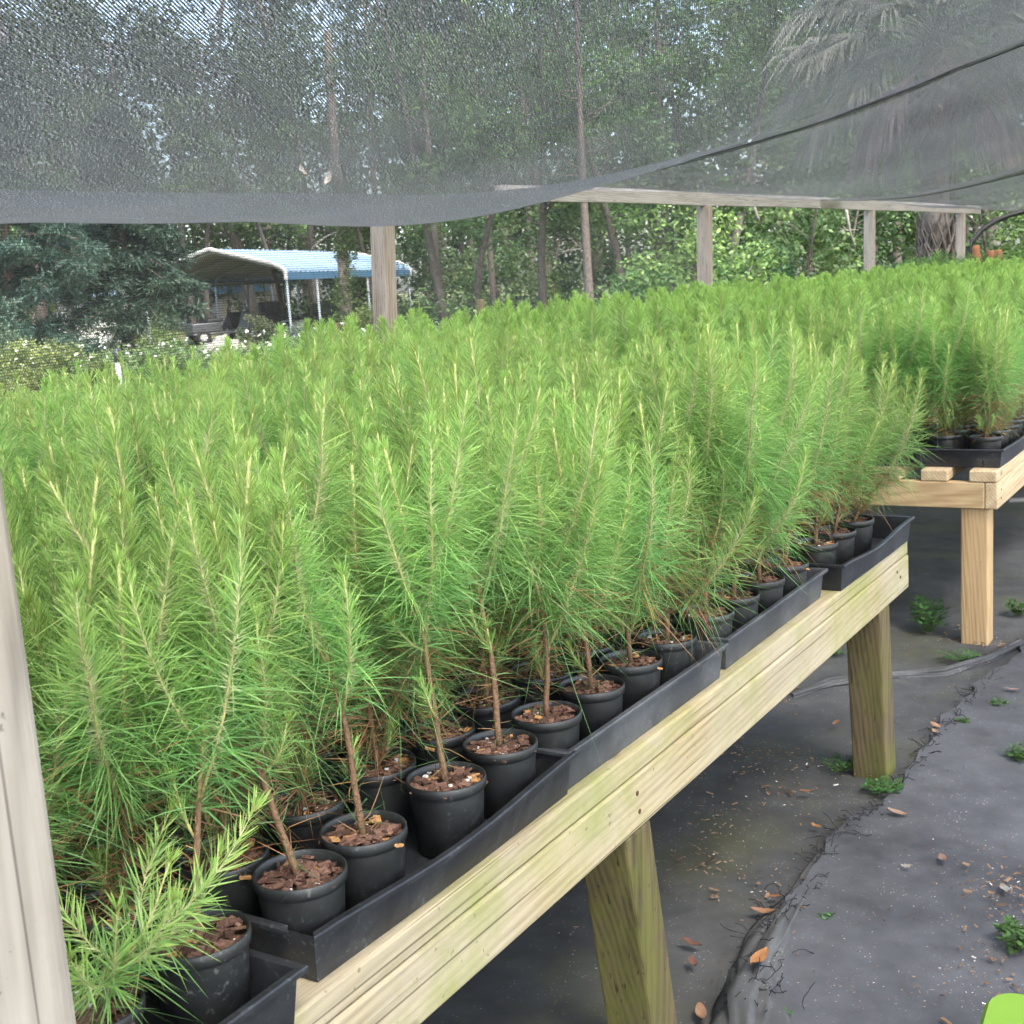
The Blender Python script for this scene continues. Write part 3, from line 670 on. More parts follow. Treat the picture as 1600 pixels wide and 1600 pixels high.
for i, (px, py, L, col, lab) in enumerate(DL):
    p = onz(px, py, .03); o = obj('fallen_leaf', leaf_mesh(L*.9, L*.40, tuple(c_*.7 for c_ in col), random.uniform(.05, .35), i), M['deadleaf']); o.location = (p[0], p[1], .027 if i != 1 else .062); o.rotation_euler = (jit(.2), jit(.2), random.uniform(0, 6.28)); tag(o, lab, 'dead leaf', 'dead leaves on the ground')
def weed_mesh(R, n, leaf, seed, upright=.5, long=1.4):
    r = np.random.default_rng(seed); m = MB()
    for k in range(n):
        az = r.uniform(0, 6.28); rr = R*math.sqrt(r.uniform(0, 1)); h = R*upright*r.uniform(.3, 1)
        c = np.array([rr*math.cos(az), rr*math.sin(az), h]); m.tube([(c[0]*.25, c[1]*.25, 0), (c[0]*.7, c[1]*.7, h*.8), c], .0007, 3, col=(.10, .17, .04), cap=False)
        for q in range(3):
            a2 = az+q*2.09+r.uniform(-.4, .4); d = np.array([math.cos(a2), math.sin(a2), r.uniform(-.1, .5)]); s = np.array([-math.sin(a2), math.cos(a2), r.uniform(-.3, .3)])*leaf*.42
            col = tuple(np.array((.06, .15, .03))*r.uniform(.6, 1.4)); e = c+d*leaf*long
            m.add([c, c+d*leaf*.5+s, e, c+d*leaf*.5-s], [(0, 1, 2), (0, 2, 3)], col)
    return m.mesh('weed')
WD = [(1450, 985, .085, 70, .022, 1.6, 'leafy bright green weed in the gap between the two benches'), (1380, 1235, .06, 90, .009, .5, 'ferny green weeds hugging the foot of the second mossy leg'), (1318, 1200, .06, 60, .009, .6, 'thin weeds left of the second mossy leg'),
 (1597, 1185, .05, 60, .012, .8, 'green weed clump at the right edge halfway down the aisle'), (1600, 1480, .06, 80, .014, .8, 'green weed clump at the right edge above the lime plastic'), (1505, 1127, .022, 18, .010, .5, 'tiny weed past the second leg in the aisle'),
 (1290, 1437, .018, 10, .010, .6, 'tiny weed sprouting beside the torn fabric edge'), (1465, 1236, .018, 8, .010, .4, 'tiny seedling weed in mid aisle'), (1230, 1585, .015, 8, .008, .4, 'tiny weed at the bottom edge of the aisle'), (1590, 960, .06, 40, .016, 1.0, 'grassy weeds right of the far bench leg'),
 (1300, 1022, .05, 40, .012, .6, 'small bright weeds seen under the near bench edge'), (1560, 1100, .04, 20, .009, .4, 'sparse weed near the right edge by the fabric fold'), (1500, 1030, .08, 60, .010, .4, 'trailing weeds before the far bench leg')]
for i, (px, py, R, n, lf, up, lab) in enumerate(WD):
    p = onz(px, py, .015); o = obj('weed', weed_mesh(R*.8, n, lf*.8, i, up), M['leaf']); o.location = (p[0], p[1], .012); tag(o, lab, 'weed', 'weeds growing through the ground fabric')
# leaves caught on the shade cloth
def cloth_hit(px, py):
    dg = bpy.context.evaluated_depsgraph_get(); dg.update(); k = ray(px, py); ok, loc, n_, i_, o_, m_ = S.ray_cast(dg, Vector(EYE), Vector(k).normalized())
    return (loc, n_) if ok else (None, None)
ND = [(472, 272, .05, (.36, .33, .28), 'narrow grey leaf hanging through the net, left one of a pair'), (513, 283, .055, (.42, .38, .33), 'pale leaf hanging through the net, right one of a pair'), (638, 298, .03, (.40, .20, .10), 'round orange leaf caught on the net fold'), (304, 344, .03, (.33, .19, .10), 'small brown leaf at the lower rim of the net'), (216, 346, .03, (.6, .58, .5), 'pale sliver of leaf on lower rim of the net, left part'), (790, 325, .03, (.6, .58, .5), 'pale leaf at the net rim right of the carport post'), (1163, 130, .05, (.45, .40, .34), 'grey leaf lying on the net before the palm'), (1193, 257, .035, (.40, .24, .15), 'brown leaf just above the slanting hem'), (1217, 25, .05, (.7, .68, .62), 'white leaf on the net near the top of the sky gap'), (1360, 272, .05, (.5, .46, .4), 'tan leaf hanging on the second cloth left of the palm')]
for i, (px, py, L, col, lab) in enumerate(ND):
    loc, n_ = cloth_hit(px, py)
    if loc is None: loc = Vector(at(px, py, 3.6))
    o = obj('caught_leaf', leaf_mesh(L, L*.36, col, .6, 50+i), M['deadleaf']); o.location = loc+Vector((0, 0, .004)); o.rotation_euler = (jit(.5), 1.1+jit(.4), random.uniform(0, 6.28)) if i in (0, 1, 9) else (jit(.3), jit(.3), random.uniform(0, 6.28)); tag(o, lab, 'dead leaf', 'dead leaves caught on the shade cloth')

# ---------------------------------------------------------------- trees and woods
def leaf_np(P, L, W, col, up=.6, spread=1.0, dirs=None):
    n = len(P); nv = rng.normal(size=(n, 3))*spread; nv[:, 2] = np.abs(nv[:, 2])+up; nv = nrm(nv)
    a = dirs if dirs is not None else rng.normal(size=(n, 3)); a = nrm(a-nv*np.sum(a*nv, 1, keepdims=True)); b = np.cross(nv, a)
    L = np.broadcast_to(L, (n,))[:, None]; W = np.broadcast_to(W, (n,))[:, None]
    V = np.stack([P-a*L/2, P+b*W/2, P+a*L/2, P-b*W/2], 1).reshape(-1, 3)
    return V, np.arange(4*n), np.full(n, 4), np.repeat(col, 4, 0)
def join_np(parts):
    o = 0; Vs, Ls, Ss, Cs = [], [], [], []
    for V, l, s, c in parts: Vs.append(V); Ls.append(l+o); Ss.append(s); Cs.append(c); o += len(V)
    return np.concatenate(Vs), np.concatenate(Ls), np.concatenate(Ss), np.concatenate(Cs)
def clump_cols(n, per, lo, hi, var=.35):
    t = np.repeat(rng.uniform(0, 1, n), per); c = np.array(lo)*(1-t[:, None])+np.array(hi)*t[:, None]
    return c*rng.uniform(1-var, 1+var, (n*per, 1))
def blob_leaves(cs, rad, per, L, W, lo, hi, flat=.75, up=.5):
    n = len(cs); d = nrm(rng.normal(size=(n*per, 3)))*rng.uniform(.25, 1, (n*per, 1))**.6
    d *= np.repeat(np.broadcast_to(rad, (n,)), per)[:, None]; d[:, 2] *= flat
    P = np.repeat(cs, per, 0)+d; return leaf_np(P, L*rng.uniform(.7, 1.3, n*per), W*rng.uniform(.7, 1.3, n*per), clump_cols(n, per, lo, hi), up)
BRK = (.085, .074, .064)
def broadleaf(h, cw, tr, seed, base=.3, clumps=46, per=80, L=.20, lo=(.030, .065, .018), hi=(.085, .155, .035), lean=.05):
    r = np.random.default_rng(seed); m = MB(); tr_ = axis_path((0, 0, -.1), (r.normal()*lean, r.normal()*lean, 1), h*.85, .3, 9, .05)
    m.tube(tr_, list(tr*np.linspace(1.15, .25, 10)), 9, col=BRK); cs = []
    for k in range(int(clumps/3.2)):
        s = r.uniform(base, .98); i = min(8, int(s*9)); p = tr_[i]+(tr_[i+1]-tr_[i])*(s*9-i); az = r.uniform(0, 6.28); rl = cw*.5*r.uniform(.45, 1.05)*(1.15-abs(s-.55))
        b = axis_path(p, (math.cos(az), math.sin(az), r.uniform(.2, .8)), rl, .35, 5, .16); m.tube(b, list(tr*np.linspace(.38, .08, 6)*(1.1-s*.6)), 5, col=BRK)
        for q in (b[3], b[4], b[5]): cs.append(q+r.normal(size=3)*.25)
    cs = np.array(cs); return m.mesh('trunk', True), np_mesh('crown', *blob_leaves(cs, r.uniform(.45, 1.0, len(cs))*cw/5.2, per, L, L*.55, lo, hi))
def pinetree(h, tr, seed, base=.45, lo=(.030, .062, .026), hi=(.075, .125, .045)):
    r = np.random.default_rng(seed); m = MB(); tp = axis_path((0, 0, -.1), (r.normal()*.012, r.normal()*.012, 1), h, .3, 10, .014)
    m.tube(tp, list(tr*np.linspace(1.1, .3, 11)), 9, col=(.105, .088, .076)); cs, ds = [], []
    for k in range(30):
        s = base+(1-base)*(k+r.random())/30; i = min(9, int(s*10)); p = tp[i]+(tp[i+1]-tp[i])*(s*10-i); az = r.uniform(0, 6.28)
        b = axis_path(p, (math.cos(az), math.sin(az), r.uniform(-.1, .4)), h*.19*(1.2-s)*r.uniform(.6, 1.2)+.4, .25, 5, .12); m.tube(b, list(tr*np.linspace(.22, .05, 6)), 4, col=(.13, .10, .08))
        for q in (b[2], b[3], b[4], b[5]): cs.append(q+r.normal(size=3)*.15)
    for k in range(6):                                            # dead stubs on the bare trunk
        s = r.uniform(.15, base); i = int(s*10); az = r.uniform(0, 6.28); b = axis_path(tp[i], (math.cos(az), math.sin(az), .1), r.uniform(.4, 1.3), 0, 3, .2); m.tube(b, [.025, .02, .014, .008], 4, col=(.16, .14, .12))
    cs = np.array(cs); n = len(cs); per = 60; d = nrm(r.normal(size=(n*per, 3))); P = np.repeat(cs, per, 0)+d*r.uniform(.05, .42, (n*per, 1))
    return m.mesh('trunk', True), np_mesh('crown', *leaf_np(P, r.uniform(.18, .34, n*per), .030, clump_cols(n, per, lo, hi), 0, 1, d+np.array([0, 0, .3])))
def cedar(h, w, tr, seed):
    r = np.random.default_rng(seed); m = MB(); tp = axis_path((0, 0, -.1), (0, 0, 1), h, .2, 8, .02); m.tube(tp, list(tr*np.linspace(1.1, .15, 9)), 8, col=(.14, .10, .085)); cs, dr = [], []
    for k in range(95):
        s = r.uniform(.10, .99); i = min(7, int(s*8)); p = tp[i]+(tp[i+1]-tp[i])*(s*8-i); az = r.uniform(0, 6.28)
        b = axis_path(p, (math.cos(az), math.sin(az), .25), w*.5*(1.12-s)*r.uniform(.6, 1.1), -.7, 6, .07); m.tube(b, list(tr*np.linspace(.2, .04, 7)), 4, col=(.13, .10, .08))
        for q in b[2:]: cs.append(q+r.normal(size=3)*.12)
    cs = np.array(cs); n = len(cs); per = 120; d = nrm(r.normal(size=(n*per, 3))); P = np.repeat(cs, per, 0)+d*r.uniform(.03, .42, (n*per, 1))*np.array([1, 1, .6])
    return m.mesh('trunk', True), np_mesh('crown', *leaf_np(P, r.uniform(.12, .26, n*per), .036, clump_cols(n, per, (.022, .055, .030), (.055, .105, .052)), .2, 1, d+np.array([0, 0, -.4])))
def bush(w, h, seed, n=34, per=90, L=.10, lo=(.04, .085, .02), hi=(.12, .20, .04), tr=.03, k=.22):
    r = np.random.default_rng(seed); m = MB(); cs = []
    for q in range(n):
        az = r.uniform(0, 6.28); rr = w*.5*math.sqrt(r.random())*.85; z = h*(.18+.75*r.random()*math.sqrt(max(.05, 1-(rr/(w*.5))**2))); c = np.array([rr*math.cos(az), rr*math.sin(az), z]); cs.append(c)
        if q % 3 == 0: m.tube([(c[0]*.15, c[1]*.15, -.03), (c[0]*.6, c[1]*.6, z*.6), c], [tr, tr*.6, tr*.2], 5, col=BRK)
    cs = np.array(cs); return m.mesh('stem', True), np_mesh('crown', *blob_leaves(cs, r.uniform(.6, 1.2, n)*w*k, per, L, L*.5, lo, hi))
LIB = {'oak': [broadleaf(11, 6.5, .17, 100+i, .22+.08*i, 52, 85) for i in range(3)], 'slim': [broadleaf(12, 4.2, .10, 120+i, .30, 40, 80, .17, (.04, .085, .02), (.115, .20, .045)) for i in range(2)],
       'pine': [pinetree(15, .15, 140+i, .34+.12*i) for i in range(2)], 'cedar': [cedar(7.5, 5.6, .16, 160), cedar(6.5, 5.0, .13, 161)], 'under': [broadleaf(5, 4.2, .05, 170+i, .08, 46, 85, .16, (.032, .075, .02), (.10, .17, .04), .2) for i in range(2)]}
for k in LIB:
    for a, b in LIB[k]: a.materials.append(M['bark']); b.materials.append(M['leaf'])
def tree(kind, i, px, d, label, name, cat='tree', s=1.0, sx=1.0, group=None, rz=None):
    p = gxy(px, d); o = thing(name, label, cat, (p[0], p[1], 0), random.uniform(0, 6.28) if rz is None else rz, group); a, b = LIB[kind][i % len(LIB[kind])]
    obj('trunk', a, None, o); obj('crown', b, None, o); o.scale = (s*sx, s*sx, s); return o
tree('cedar', 0, 30, 31, 'dark drooping cedar filling the left edge behind the netting', 'cedar_tree', s=1.0)
tree('cedar', 1, 215, 35, 'dark cedar with a thin trunk between the left edge and the carport', 'cedar_tree', s=1.0)
tree('pine', 0, 75, 36, 'thick grey brown pine trunk among the dark cedars at left', 'pine_tree', s=1.15)
for px, d, i, lab, s in [(432, 58, 1, 'dark pine trunk rising behind the carport roof ridge', 1.0), (690, 36, 1, 'tall pine with a straight bare trunk just right of the carport', .8), (775, 37, 0, 'slender pine trunk between two bare pines right of the carport', .62), (836, 44, 1, 'dark thin pine trunk farther back near the middle', .8),
                         (925, 28, 0, 'pale scaly pine trunk leaning slightly left of the big shrub', .66), (345, 72, 0, 'thin pale pine trunk above the carport ridge', .9), (1045, 40, 1, 'pine behind the big shrub showing only high branches', .9), (600, 52, 0, 'pine hidden behind the nearest far post', 1.0)]:
    tree('pine', i, px, d, lab, 'pine_tree', s=s)
for j, (px, d) in enumerate([(590, 56), (700, 32), (745, 34), (850, 31), (985, 30), (1130, 29), (450, 48), (1560, 28), (110, 40)]):
    tree('slim', j, px, d, 'slender leafy tree close behind the netting hiding upper pine trunks', 'broadleaf_tree', s=random.uniform(.8, 1.0), sx=1.15, group='slender leafy trees near the clearing')
WG = 'leafy trees of the woods behind the nursery'
for j, (px, d, k, s, sx) in enumerate([(-120, 44, 'oak', 1.0, 1), (160, 50, 'oak', 1.1, 1), (330, 52, 'slim', 1.0, 1.2), (500, 56, 'oak', 1.15, 1), (672, 60, 'oak', .95, 1), (740, 46, 'slim', .95, 1.2), (860, 52, 'oak', 1.05, 1), (980, 42, 'slim', .85, 1.1), (1090, 38, 'oak', .85, 1), (1200, 44, 'slim', .9, 1.2), (1300, 36, 'oak', .8, 1),
                                       (1400, 42, 'oak', .95, 1), (1530, 34, 'slim', .85, 1.2), (1640, 40, 'oak', .9, 1), (1760, 32, 'oak', .8, 1), (60, 46, 'slim', 1.0, 1.2), (560, 66, 'oak', 1.4, 1), (250, 62, 'oak', 1.45, 1.1), (0, 56, 'oak', 1.4, 1.1), (400, 58, 'oak', 1.35, 1.15), (690, 60, 'oak', 1.4, 1.1), (800, 62, 'oak', 1.45, 1.1), (930, 54, 'oak', 1.25, 1.1), (1040, 56, 'slim', 1.35, 1.3), (1140, 52, 'oak', 1.2, 1.2), (1260, 50, 'oak', 1.2, 1.2), (1360, 54, 'oak', 1.3, 1.2), (1480, 48, 'oak', 1.2, 1.1)]):
    tree(k, j, px, d, 'leafy broadleaf tree standing in the woods seen through the net', 'broadleaf_tree', s=s, sx=sx, group=WG)
UG = 'understory trees below the woods'
for j, (px, d, s) in enumerate([(705, 44, .8), (720, 42, .9), (800, 39, .8), (870, 36, .85), (960, 32, .7), (1040, 34, .8), (1250, 26, .85), (1330, 28, .8), (1400, 30, .9), (1540, 24, .8), (1620, 26, .9), (560, 58, 1.1), (480, 68, 1.1), (300, 72, 1.2), (100, 42, .9), (-30, 36, .9), (1170, 30, .9)]):
    tree('under', j, px, d, 'low dark understory tree filling the gaps between trunks', 'understory_tree', s=s, group=UG)
# the big light shrub, the vine tree, other shrubs
a, b = bush(2.5, 2.15, 31, 60, 120, .085, (.04, .10, .022), (.175, .275, .055), .04, .16); p = gxy(1085, 17.5); o = thing('large_shrub', 'big yellow green shrub behind the pale grey post', 'shrub', (p[0], p[1], 0)); obj('stem', a, M['bark'], o); obj('crown', b, M['leaf'], o)
a, b = bush(1.7, 1.9, 32, 40, 110, .075, (.035, .085, .025), (.09, .16, .04), .04, .17); p = gxy(1180, 19.5); o = thing('large_shrub', 'darker green shrub with a visible trunk right of the pale grey post', 'shrub', (p[0], p[1], 0)); obj('stem', a, M['bark'], o); obj('crown', b, M['leaf'], o)
p = gxy(545, 34); o = thing('vine_covered_tree', 'trunk wrapped in green vines before the carport roof', 'tree', (p[0], p[1], 0)); m = MB()
tp = axis_path((0, 0, -.1), (.0, 0, 1), 8, .2, 8, .02); m.tube(tp, list(np.linspace(.17, .10, 9)), 9, col=(.15, .125, .105)); bb = axis_path(tp[3], (-.8, -.4, .1), 1.0, -1.2, 5, .1); m.tube(bb, list(np.linspace(.04, .012, 6)), 5, col=(.2, .18, .16)); obj('trunk', m.mesh('trunk', True), M['bark'], o)
zz = rng.uniform(.0, 1, 70)**1.3*4.2; aa = rng.uniform(0, 6.28, 70); rr = .17+.30*np.exp(-zz*1.3); cs = np.stack([np.cos(aa)*rr+.10, np.sin(aa)*rr, zz], 1)
obj('vine', np_mesh('vine', *blob_leaves(cs, .22, 70, .08, .05, (.04, .09, .02), (.12, .20, .04), 1.1)), M['leaf'], o)
cs = tp[7:]; cs = np.repeat(cs, 8, 0)+rng.normal(size=(len(cs)*8, 3))*np.array([1.3, 1.3, .8]); obj('crown', np_mesh('crown', *blob_leaves(cs, .55, 60, .16, .09, (.035, .075, .02), (.09, .16, .04))), M['leaf'], o)
SH = [(405, 33, 1.05, 1.05, 'rounded olive green bush before the carport leg', (.05, .075, .025), (.12, .15, .05)), (470, 33, .9, .6, 'grey green low plant below the carport eave', (.10, .14, .09), (.24, .30, .20)), (590, 33, 1.7, 1.0, 'yellowish leafy shrub at the foot of the vine tree', (.06, .11, .025), (.18, .25, .05)), (690, 13, 1.1, .86, 'pale green leafy shrub right of the nearest far post', (.05, .10, .04), (.16, .24, .10)), (255, 33, 1.2, .75, 'low green bush left of the golf cart', (.05, .10, .025), (.14, .22, .05)), (10, 24, 1.5, 1.1, 'dark bush with pale blooms at the left edge', (.04, .08, .03), (.11, .18, .07))]
for j, (px, d, w, h, lab, lo, hi) in enumerate(SH):
    a, b = bush(w, h, 60+j, 26, 90, .07, lo, hi, .015); p = gxy(px, d); o = thing('shrub', lab, 'shrub', (p[0], p[1], 0)); obj('stem', a, M['bark'], o); obj('crown', b, M['leaf'], o)
FB = [bush(1.3, .8, 80+i, 24, 80, .07, (.06, .12, .025), (.17, .22, .05) if i == 1 else (.14, .22, .06), .012) for i in range(3)]; FLW = []
for i in range(3):
    n = 8; P = np.stack([rng.uniform(-.6, .6, n), rng.uniform(-.6, .6, n), rng.uniform(.5, .86, n)], 1); parts = []
    for k in range(5): parts.append(leaf_np(P+rng.normal(size=(n, 3))*.012, .045, .036, np.full((n, 3), (.62, .62, .55)), .4))
    FLW.append(np_mesh('flowers', *join_np(parts))); FLW[-1].materials.append(M['petal'])
for a, b in FB: a.materials.append(M['bark']); b.materials.append(M['leaf'])
for j, px in enumerate(range(-20, 640, 42)):
    p = gxy(px+jit(8), 20.5+jit(2.0)); o = thing('flowering_shrub', 'leafy shrub dotted with small white blooms in the row beyond the netting', 'shrub', (p[0], p[1], 0), random.uniform(0, 6), 'white blooming shrubs before the carport'); v = 1 if px < 120 else (0, 2)[j % 2]
    obj('stem', FB[v][0], None, o); obj('crown', FB[v][1], None, o); obj('flowers', FLW[j % 3], None, o); o.scale = (1, 1, random.uniform(.8, 1.05))
# sapling with large leaves, feathery plants at the end of the far bench
def sapling(px, py, d, lab, n=9, L=.16):
    tp = at(px, py, d); o = thing('sapling', lab, 'sapling', (tp[0], tp[1], 0)); h = tp[2]; m = MB(); m.tube([(0, 0, -.02), (.01, 0, h*.5), (0, 0, h)], [.009, .006, .003], 5, col=(.12, .16, .05)); obj('stem', m.mesh('stem'), M['bark'], o)
    m = MB()
    for k in range(n):
        z = h-.42*k/n; az = k*2.4; dd = np.array([math.cos(az), math.sin(az), .35-.08*k]); s = np.array([-math.sin(az), math.cos(az), 0])*L*.24; c = np.array([0, 0, z]); l = L*(.45+.55*min(1, k/4))
        m.add([c, c+dd*l*.5+s, c+dd*l+np.array([0, 0, -.02]), c+dd*l*.5-s], [(0, 1, 2), (0, 2, 3)], tuple(np.array((.13, .24, .06))*random.uniform(.8, 1.3)))
    obj('leaves', m.mesh('leaves'), M['leaf'], o)
sapling(653, 452, 9.5, 'upright sapling with broad leaves just right of the nearest far post')
for j, (px, py, d, lab) in enumerate([(1430, 402, 12.6, 'feathery bright green plant left of the palm base'), (1470, 391, 12.8, 'tallest feathery green plant before the palm base'), (1510, 397, 13, 'feathery plant below the brown far post'), (1550, 396, 13.2, 'feathery plant beside the clay pots'), (1590, 392, 13.5, 'feathery plant at the right edge behind the bed')]):
    tp = at(px, py, d); h = tp[2]-ZT2; n = 1500; P = np.stack([rng.normal(size=n)*.17, rng.normal(size=n)*.17, rng.uniform(.2, 1, n)**.7*h], 1); P[:, 2] -= (P[:, 0]**2+P[:, 1]**2)*1.8; o = thing('feathery_plant', lab, 'plant', (tp[0], tp[1], ZT2))
    obj('foliage', np_mesh('foliage', *leaf_np(P, .09, .010, clump_cols(n, 1, (.07, .17, .03), (.17, .33, .06)), 0, 1, rng.normal(size=(n, 3))+np.array([0, 0, 1.2]))), M['leaf'], o); m = MB(); m.tube([(0, 0, 0), (0, 0, h*.8)], [.008, .003], 5, col=(.2, .2, .08)); obj('stem', m.mesh('stem'), M['bark'], o)
# palm
pb = gxy(1463, 17.2); palm = thing('palm_tree', 'cabbage palm with criss cross boots on its trunk and hanging dead fronds', 'palm tree', (pb[0], pb[1], 0)); HP = 4.05
m = MB(); m.tube([(0, 0, -.05), (.02, 0, 1.2), (-.01, .02, 2.6), (.02, 0, HP)], [.19, .17, .165, .17], 14, col=(.15, .125, .10)); obj('trunk', m.mesh('trunk', True), M['bark'], palm)
m = MB(); r = np.random.default_rng(5)
for k in range(110):
    z = .25+1.75*k/110 if k < 90 else 2+2.6*(k-90)/20; az = k*2.39996; d = np.array([math.cos(az), math.sin(az), 0]); s = np.array([-math.sin(az), math.cos(az), 0])
    for q in (-1, 1):
        a0 = d*.165+s*q*.11+np.array([0, 0, z-.10]); a1 = d*.25+s*q*.02+np.array([0, 0, z+.22]); m.tube([a0, (a0+a1)/2+d*.01, a1], [.032, .028, .016], 5, col=tuple(np.array((.135, .115, .092))*r.uniform(.5, 1.2)), flat=.5)
obj('leaf_boots', m.mesh('leaf_boots'), M['bark'], palm)
def frond(el, az, L, dead, seed):
    r = np.random.default_rng(seed); m = MB(); col = (.22, .18, .135) if dead else (.15, .175, .11)
    pet = axis_path((0, 0, 0), (math.cos(az)*math.cos(el), math.sin(az)*math.cos(el), math.sin(el)), L, -.9, 8, .03); m.tube(pet, list(np.linspace(.022, .006, 9)), 5, col=tuple(np.array(col)*1.2))
    for k in range(72):
        t = .40+.60*(k//2)/36; i = min(7, int(t*8)); p = pet[i]+(pet[i+1]-pet[i])*(t*8-i); T = nrm(pet[i+1]-pet[i]); sd = nrm(np.cross(T, [0, 0, 1]))*(1 if k % 2 else -1)
        dd = nrm(T*(.55+.5*t)+sd*(1.15-.7*t)+r.normal(size=3)*.12); l = .75*r.uniform(.75, 1.1)*(1.1-.45*abs(t-.7)); w = .019
        q0, q1, q2 = p, p+dd*l*.5+np.array([0, 0, -.05]), p+dd*l*.85+np.array([0, 0, -.42 if not dead else -.55])*l; up = nrm(np.cross(dd, sd+[0, 0, .3]))*w; cc = tuple(np.array(col)*r.uniform(.65, 1.5))
        m.add([q0-up, q0+up, q1+up*1.2, q1-up*1.2, q2], [(0, 1, 2, 3), (3, 2, 4)], cc)
    return m.mesh('frond')
for k in range(36):
    o = obj('frond', frond(1.2-1.45*(k/36), k*2.4, 1.85, False, 200+k), M['leaf'], palm, (0, 0, HP-.1+.15*(1-k/36)))
for k in range(8):
    o = obj('frond', frond(-.25-.6*(k/11), k*2.4+.5, 1.1, True, 300+k), M['leaf'], palm, (0, 0, HP-.25)); o['label'] = 'dead brown frond'
# the far woods: one mass of foliage nobody could count
cs = []
for k in range(3000):
    px = rng.uniform(-500, 2100); d = rng.uniform(60, 82); p = gxy(px, d); top = 16.5+2.5*math.sin(px*.013)+1.6*math.sin(px*.041+1); z = top*rng.uniform(0, 1)**.8
    if z > 6 and math.sin(px*.023+1.3)+math.sin(px*.057+z*.5)+.8*math.sin(z*1.1+px*.011) > .8: continue
    cs.append((p[0], p[1], z))
cs = np.array(cs); o = obj('far_woods', np_mesh('far_woods', *blob_leaves(cs, rng.uniform(.9, 1.9, len(cs)), 70, .36, .22, (.028, .058, .022), (.085, .145, .045), .85)), M['leaf']); tag(o, 'distant wall of woodland foliage closing the view behind everything', 'woods', None, 'stuff')
m = MB()
for k in range(90):
    p = gxy(rng.uniform(-400, 2000), rng.uniform(58, 76)); m.tube([(p[0], p[1], -.1), (p[0]+rng.normal()*.3, p[1], 6), (p[0]+rng.normal()*.5, p[1], 12)], [.16, .12, .05], 6, col=BRK)
obj('trunks', m.mesh('trunks'), M['bark'], o)
# undergrowth along the foot of the woods
cs = []
for k in range(420):
    px = rng.uniform(-300, 1900); d = rng.uniform(26, 56) if px > 640 else rng.uniform(40, 60)
    if 270 < px < 460: continue
    p = gxy(px, d); cs.append((p[0], p[1], rng.uniform(.1, 1.1)))
o = obj('undergrowth', np_mesh('undergrowth', *blob_leaves(np.array(cs), rng.uniform(.4, 1.0, len(cs)), 70, .14, .08, (.03, .06, .02), (.09, .15, .04), .7)), M['leaf']); tag(o, 'tangled green undergrowth along the foot of the woods', 'undergrowth', None, 'stuff')

# ---------------------------------------------------------------- carport, carts, sheds
M['roof'] = simple('blue_roof_sheet', (.15, .225, .30), .5, .5, .08, 3); M['fascia'] = simple('blue_eave_sheet', (.045, .115, .19), .5, .5, .1, 3); M['white'] = simple('white_paint', (.36, .355, .34), .5, .4, .08); M['steel'] = simple('galvanised_steel', (.35, .40, .44), .45, .5, .15, 8, .3)
M['ceil'] = simple('carport_underside', (.30, .29, .27), .6, .3, .15); M['black'] = simple('black_vinyl', (.018, .018, .02), .5, .4, .3); M['rubber'] = simple('tyre_rubber', (.02, .02, .02), .8, .3, .3); M['cartgrey'] = simple('cart_body_paint', (.05, .053, .058), .35, .5, .1); M['tan'] = simple('tan_siding', (.36, .32, .25), .8, .2, .1, 4)
E1, E2 = at(447, 440, 38), at(641, 437, 50); E1[2] = E2[2] = 1.80; ax = (E2-E1); ax[2] = 0; Lc = np.linalg.norm(ax); ax /= Lc; wx = np.array([-ax[1], ax[0], 0]); HW, RISE = 2.35, 1.05
cp = thing('carport', 'open metal carport with pale blue roof and white gable trim', 'carport', (E1[0], E1[1], 0), math.atan2(ax[1], ax[0]))   # local: +x along the ridge, +y away across the width
def cpart(nm, mb, mt, smooth=False, lab=None):
    o = obj(nm, mb.mesh(nm, smooth), M[mt], cp); 
    if lab: o['label'] = lab
    return o
prof = [(-.02, 1.80), (-.02, 2.02), (.03, 2.12), (.14, 2.19)]+[(HW*k/6, 2.20+(RISE-.40)*k/6+.0) for k in range(1, 7)]
prof = [(y, z) for y, z in prof]; zr = prof[-1][1]
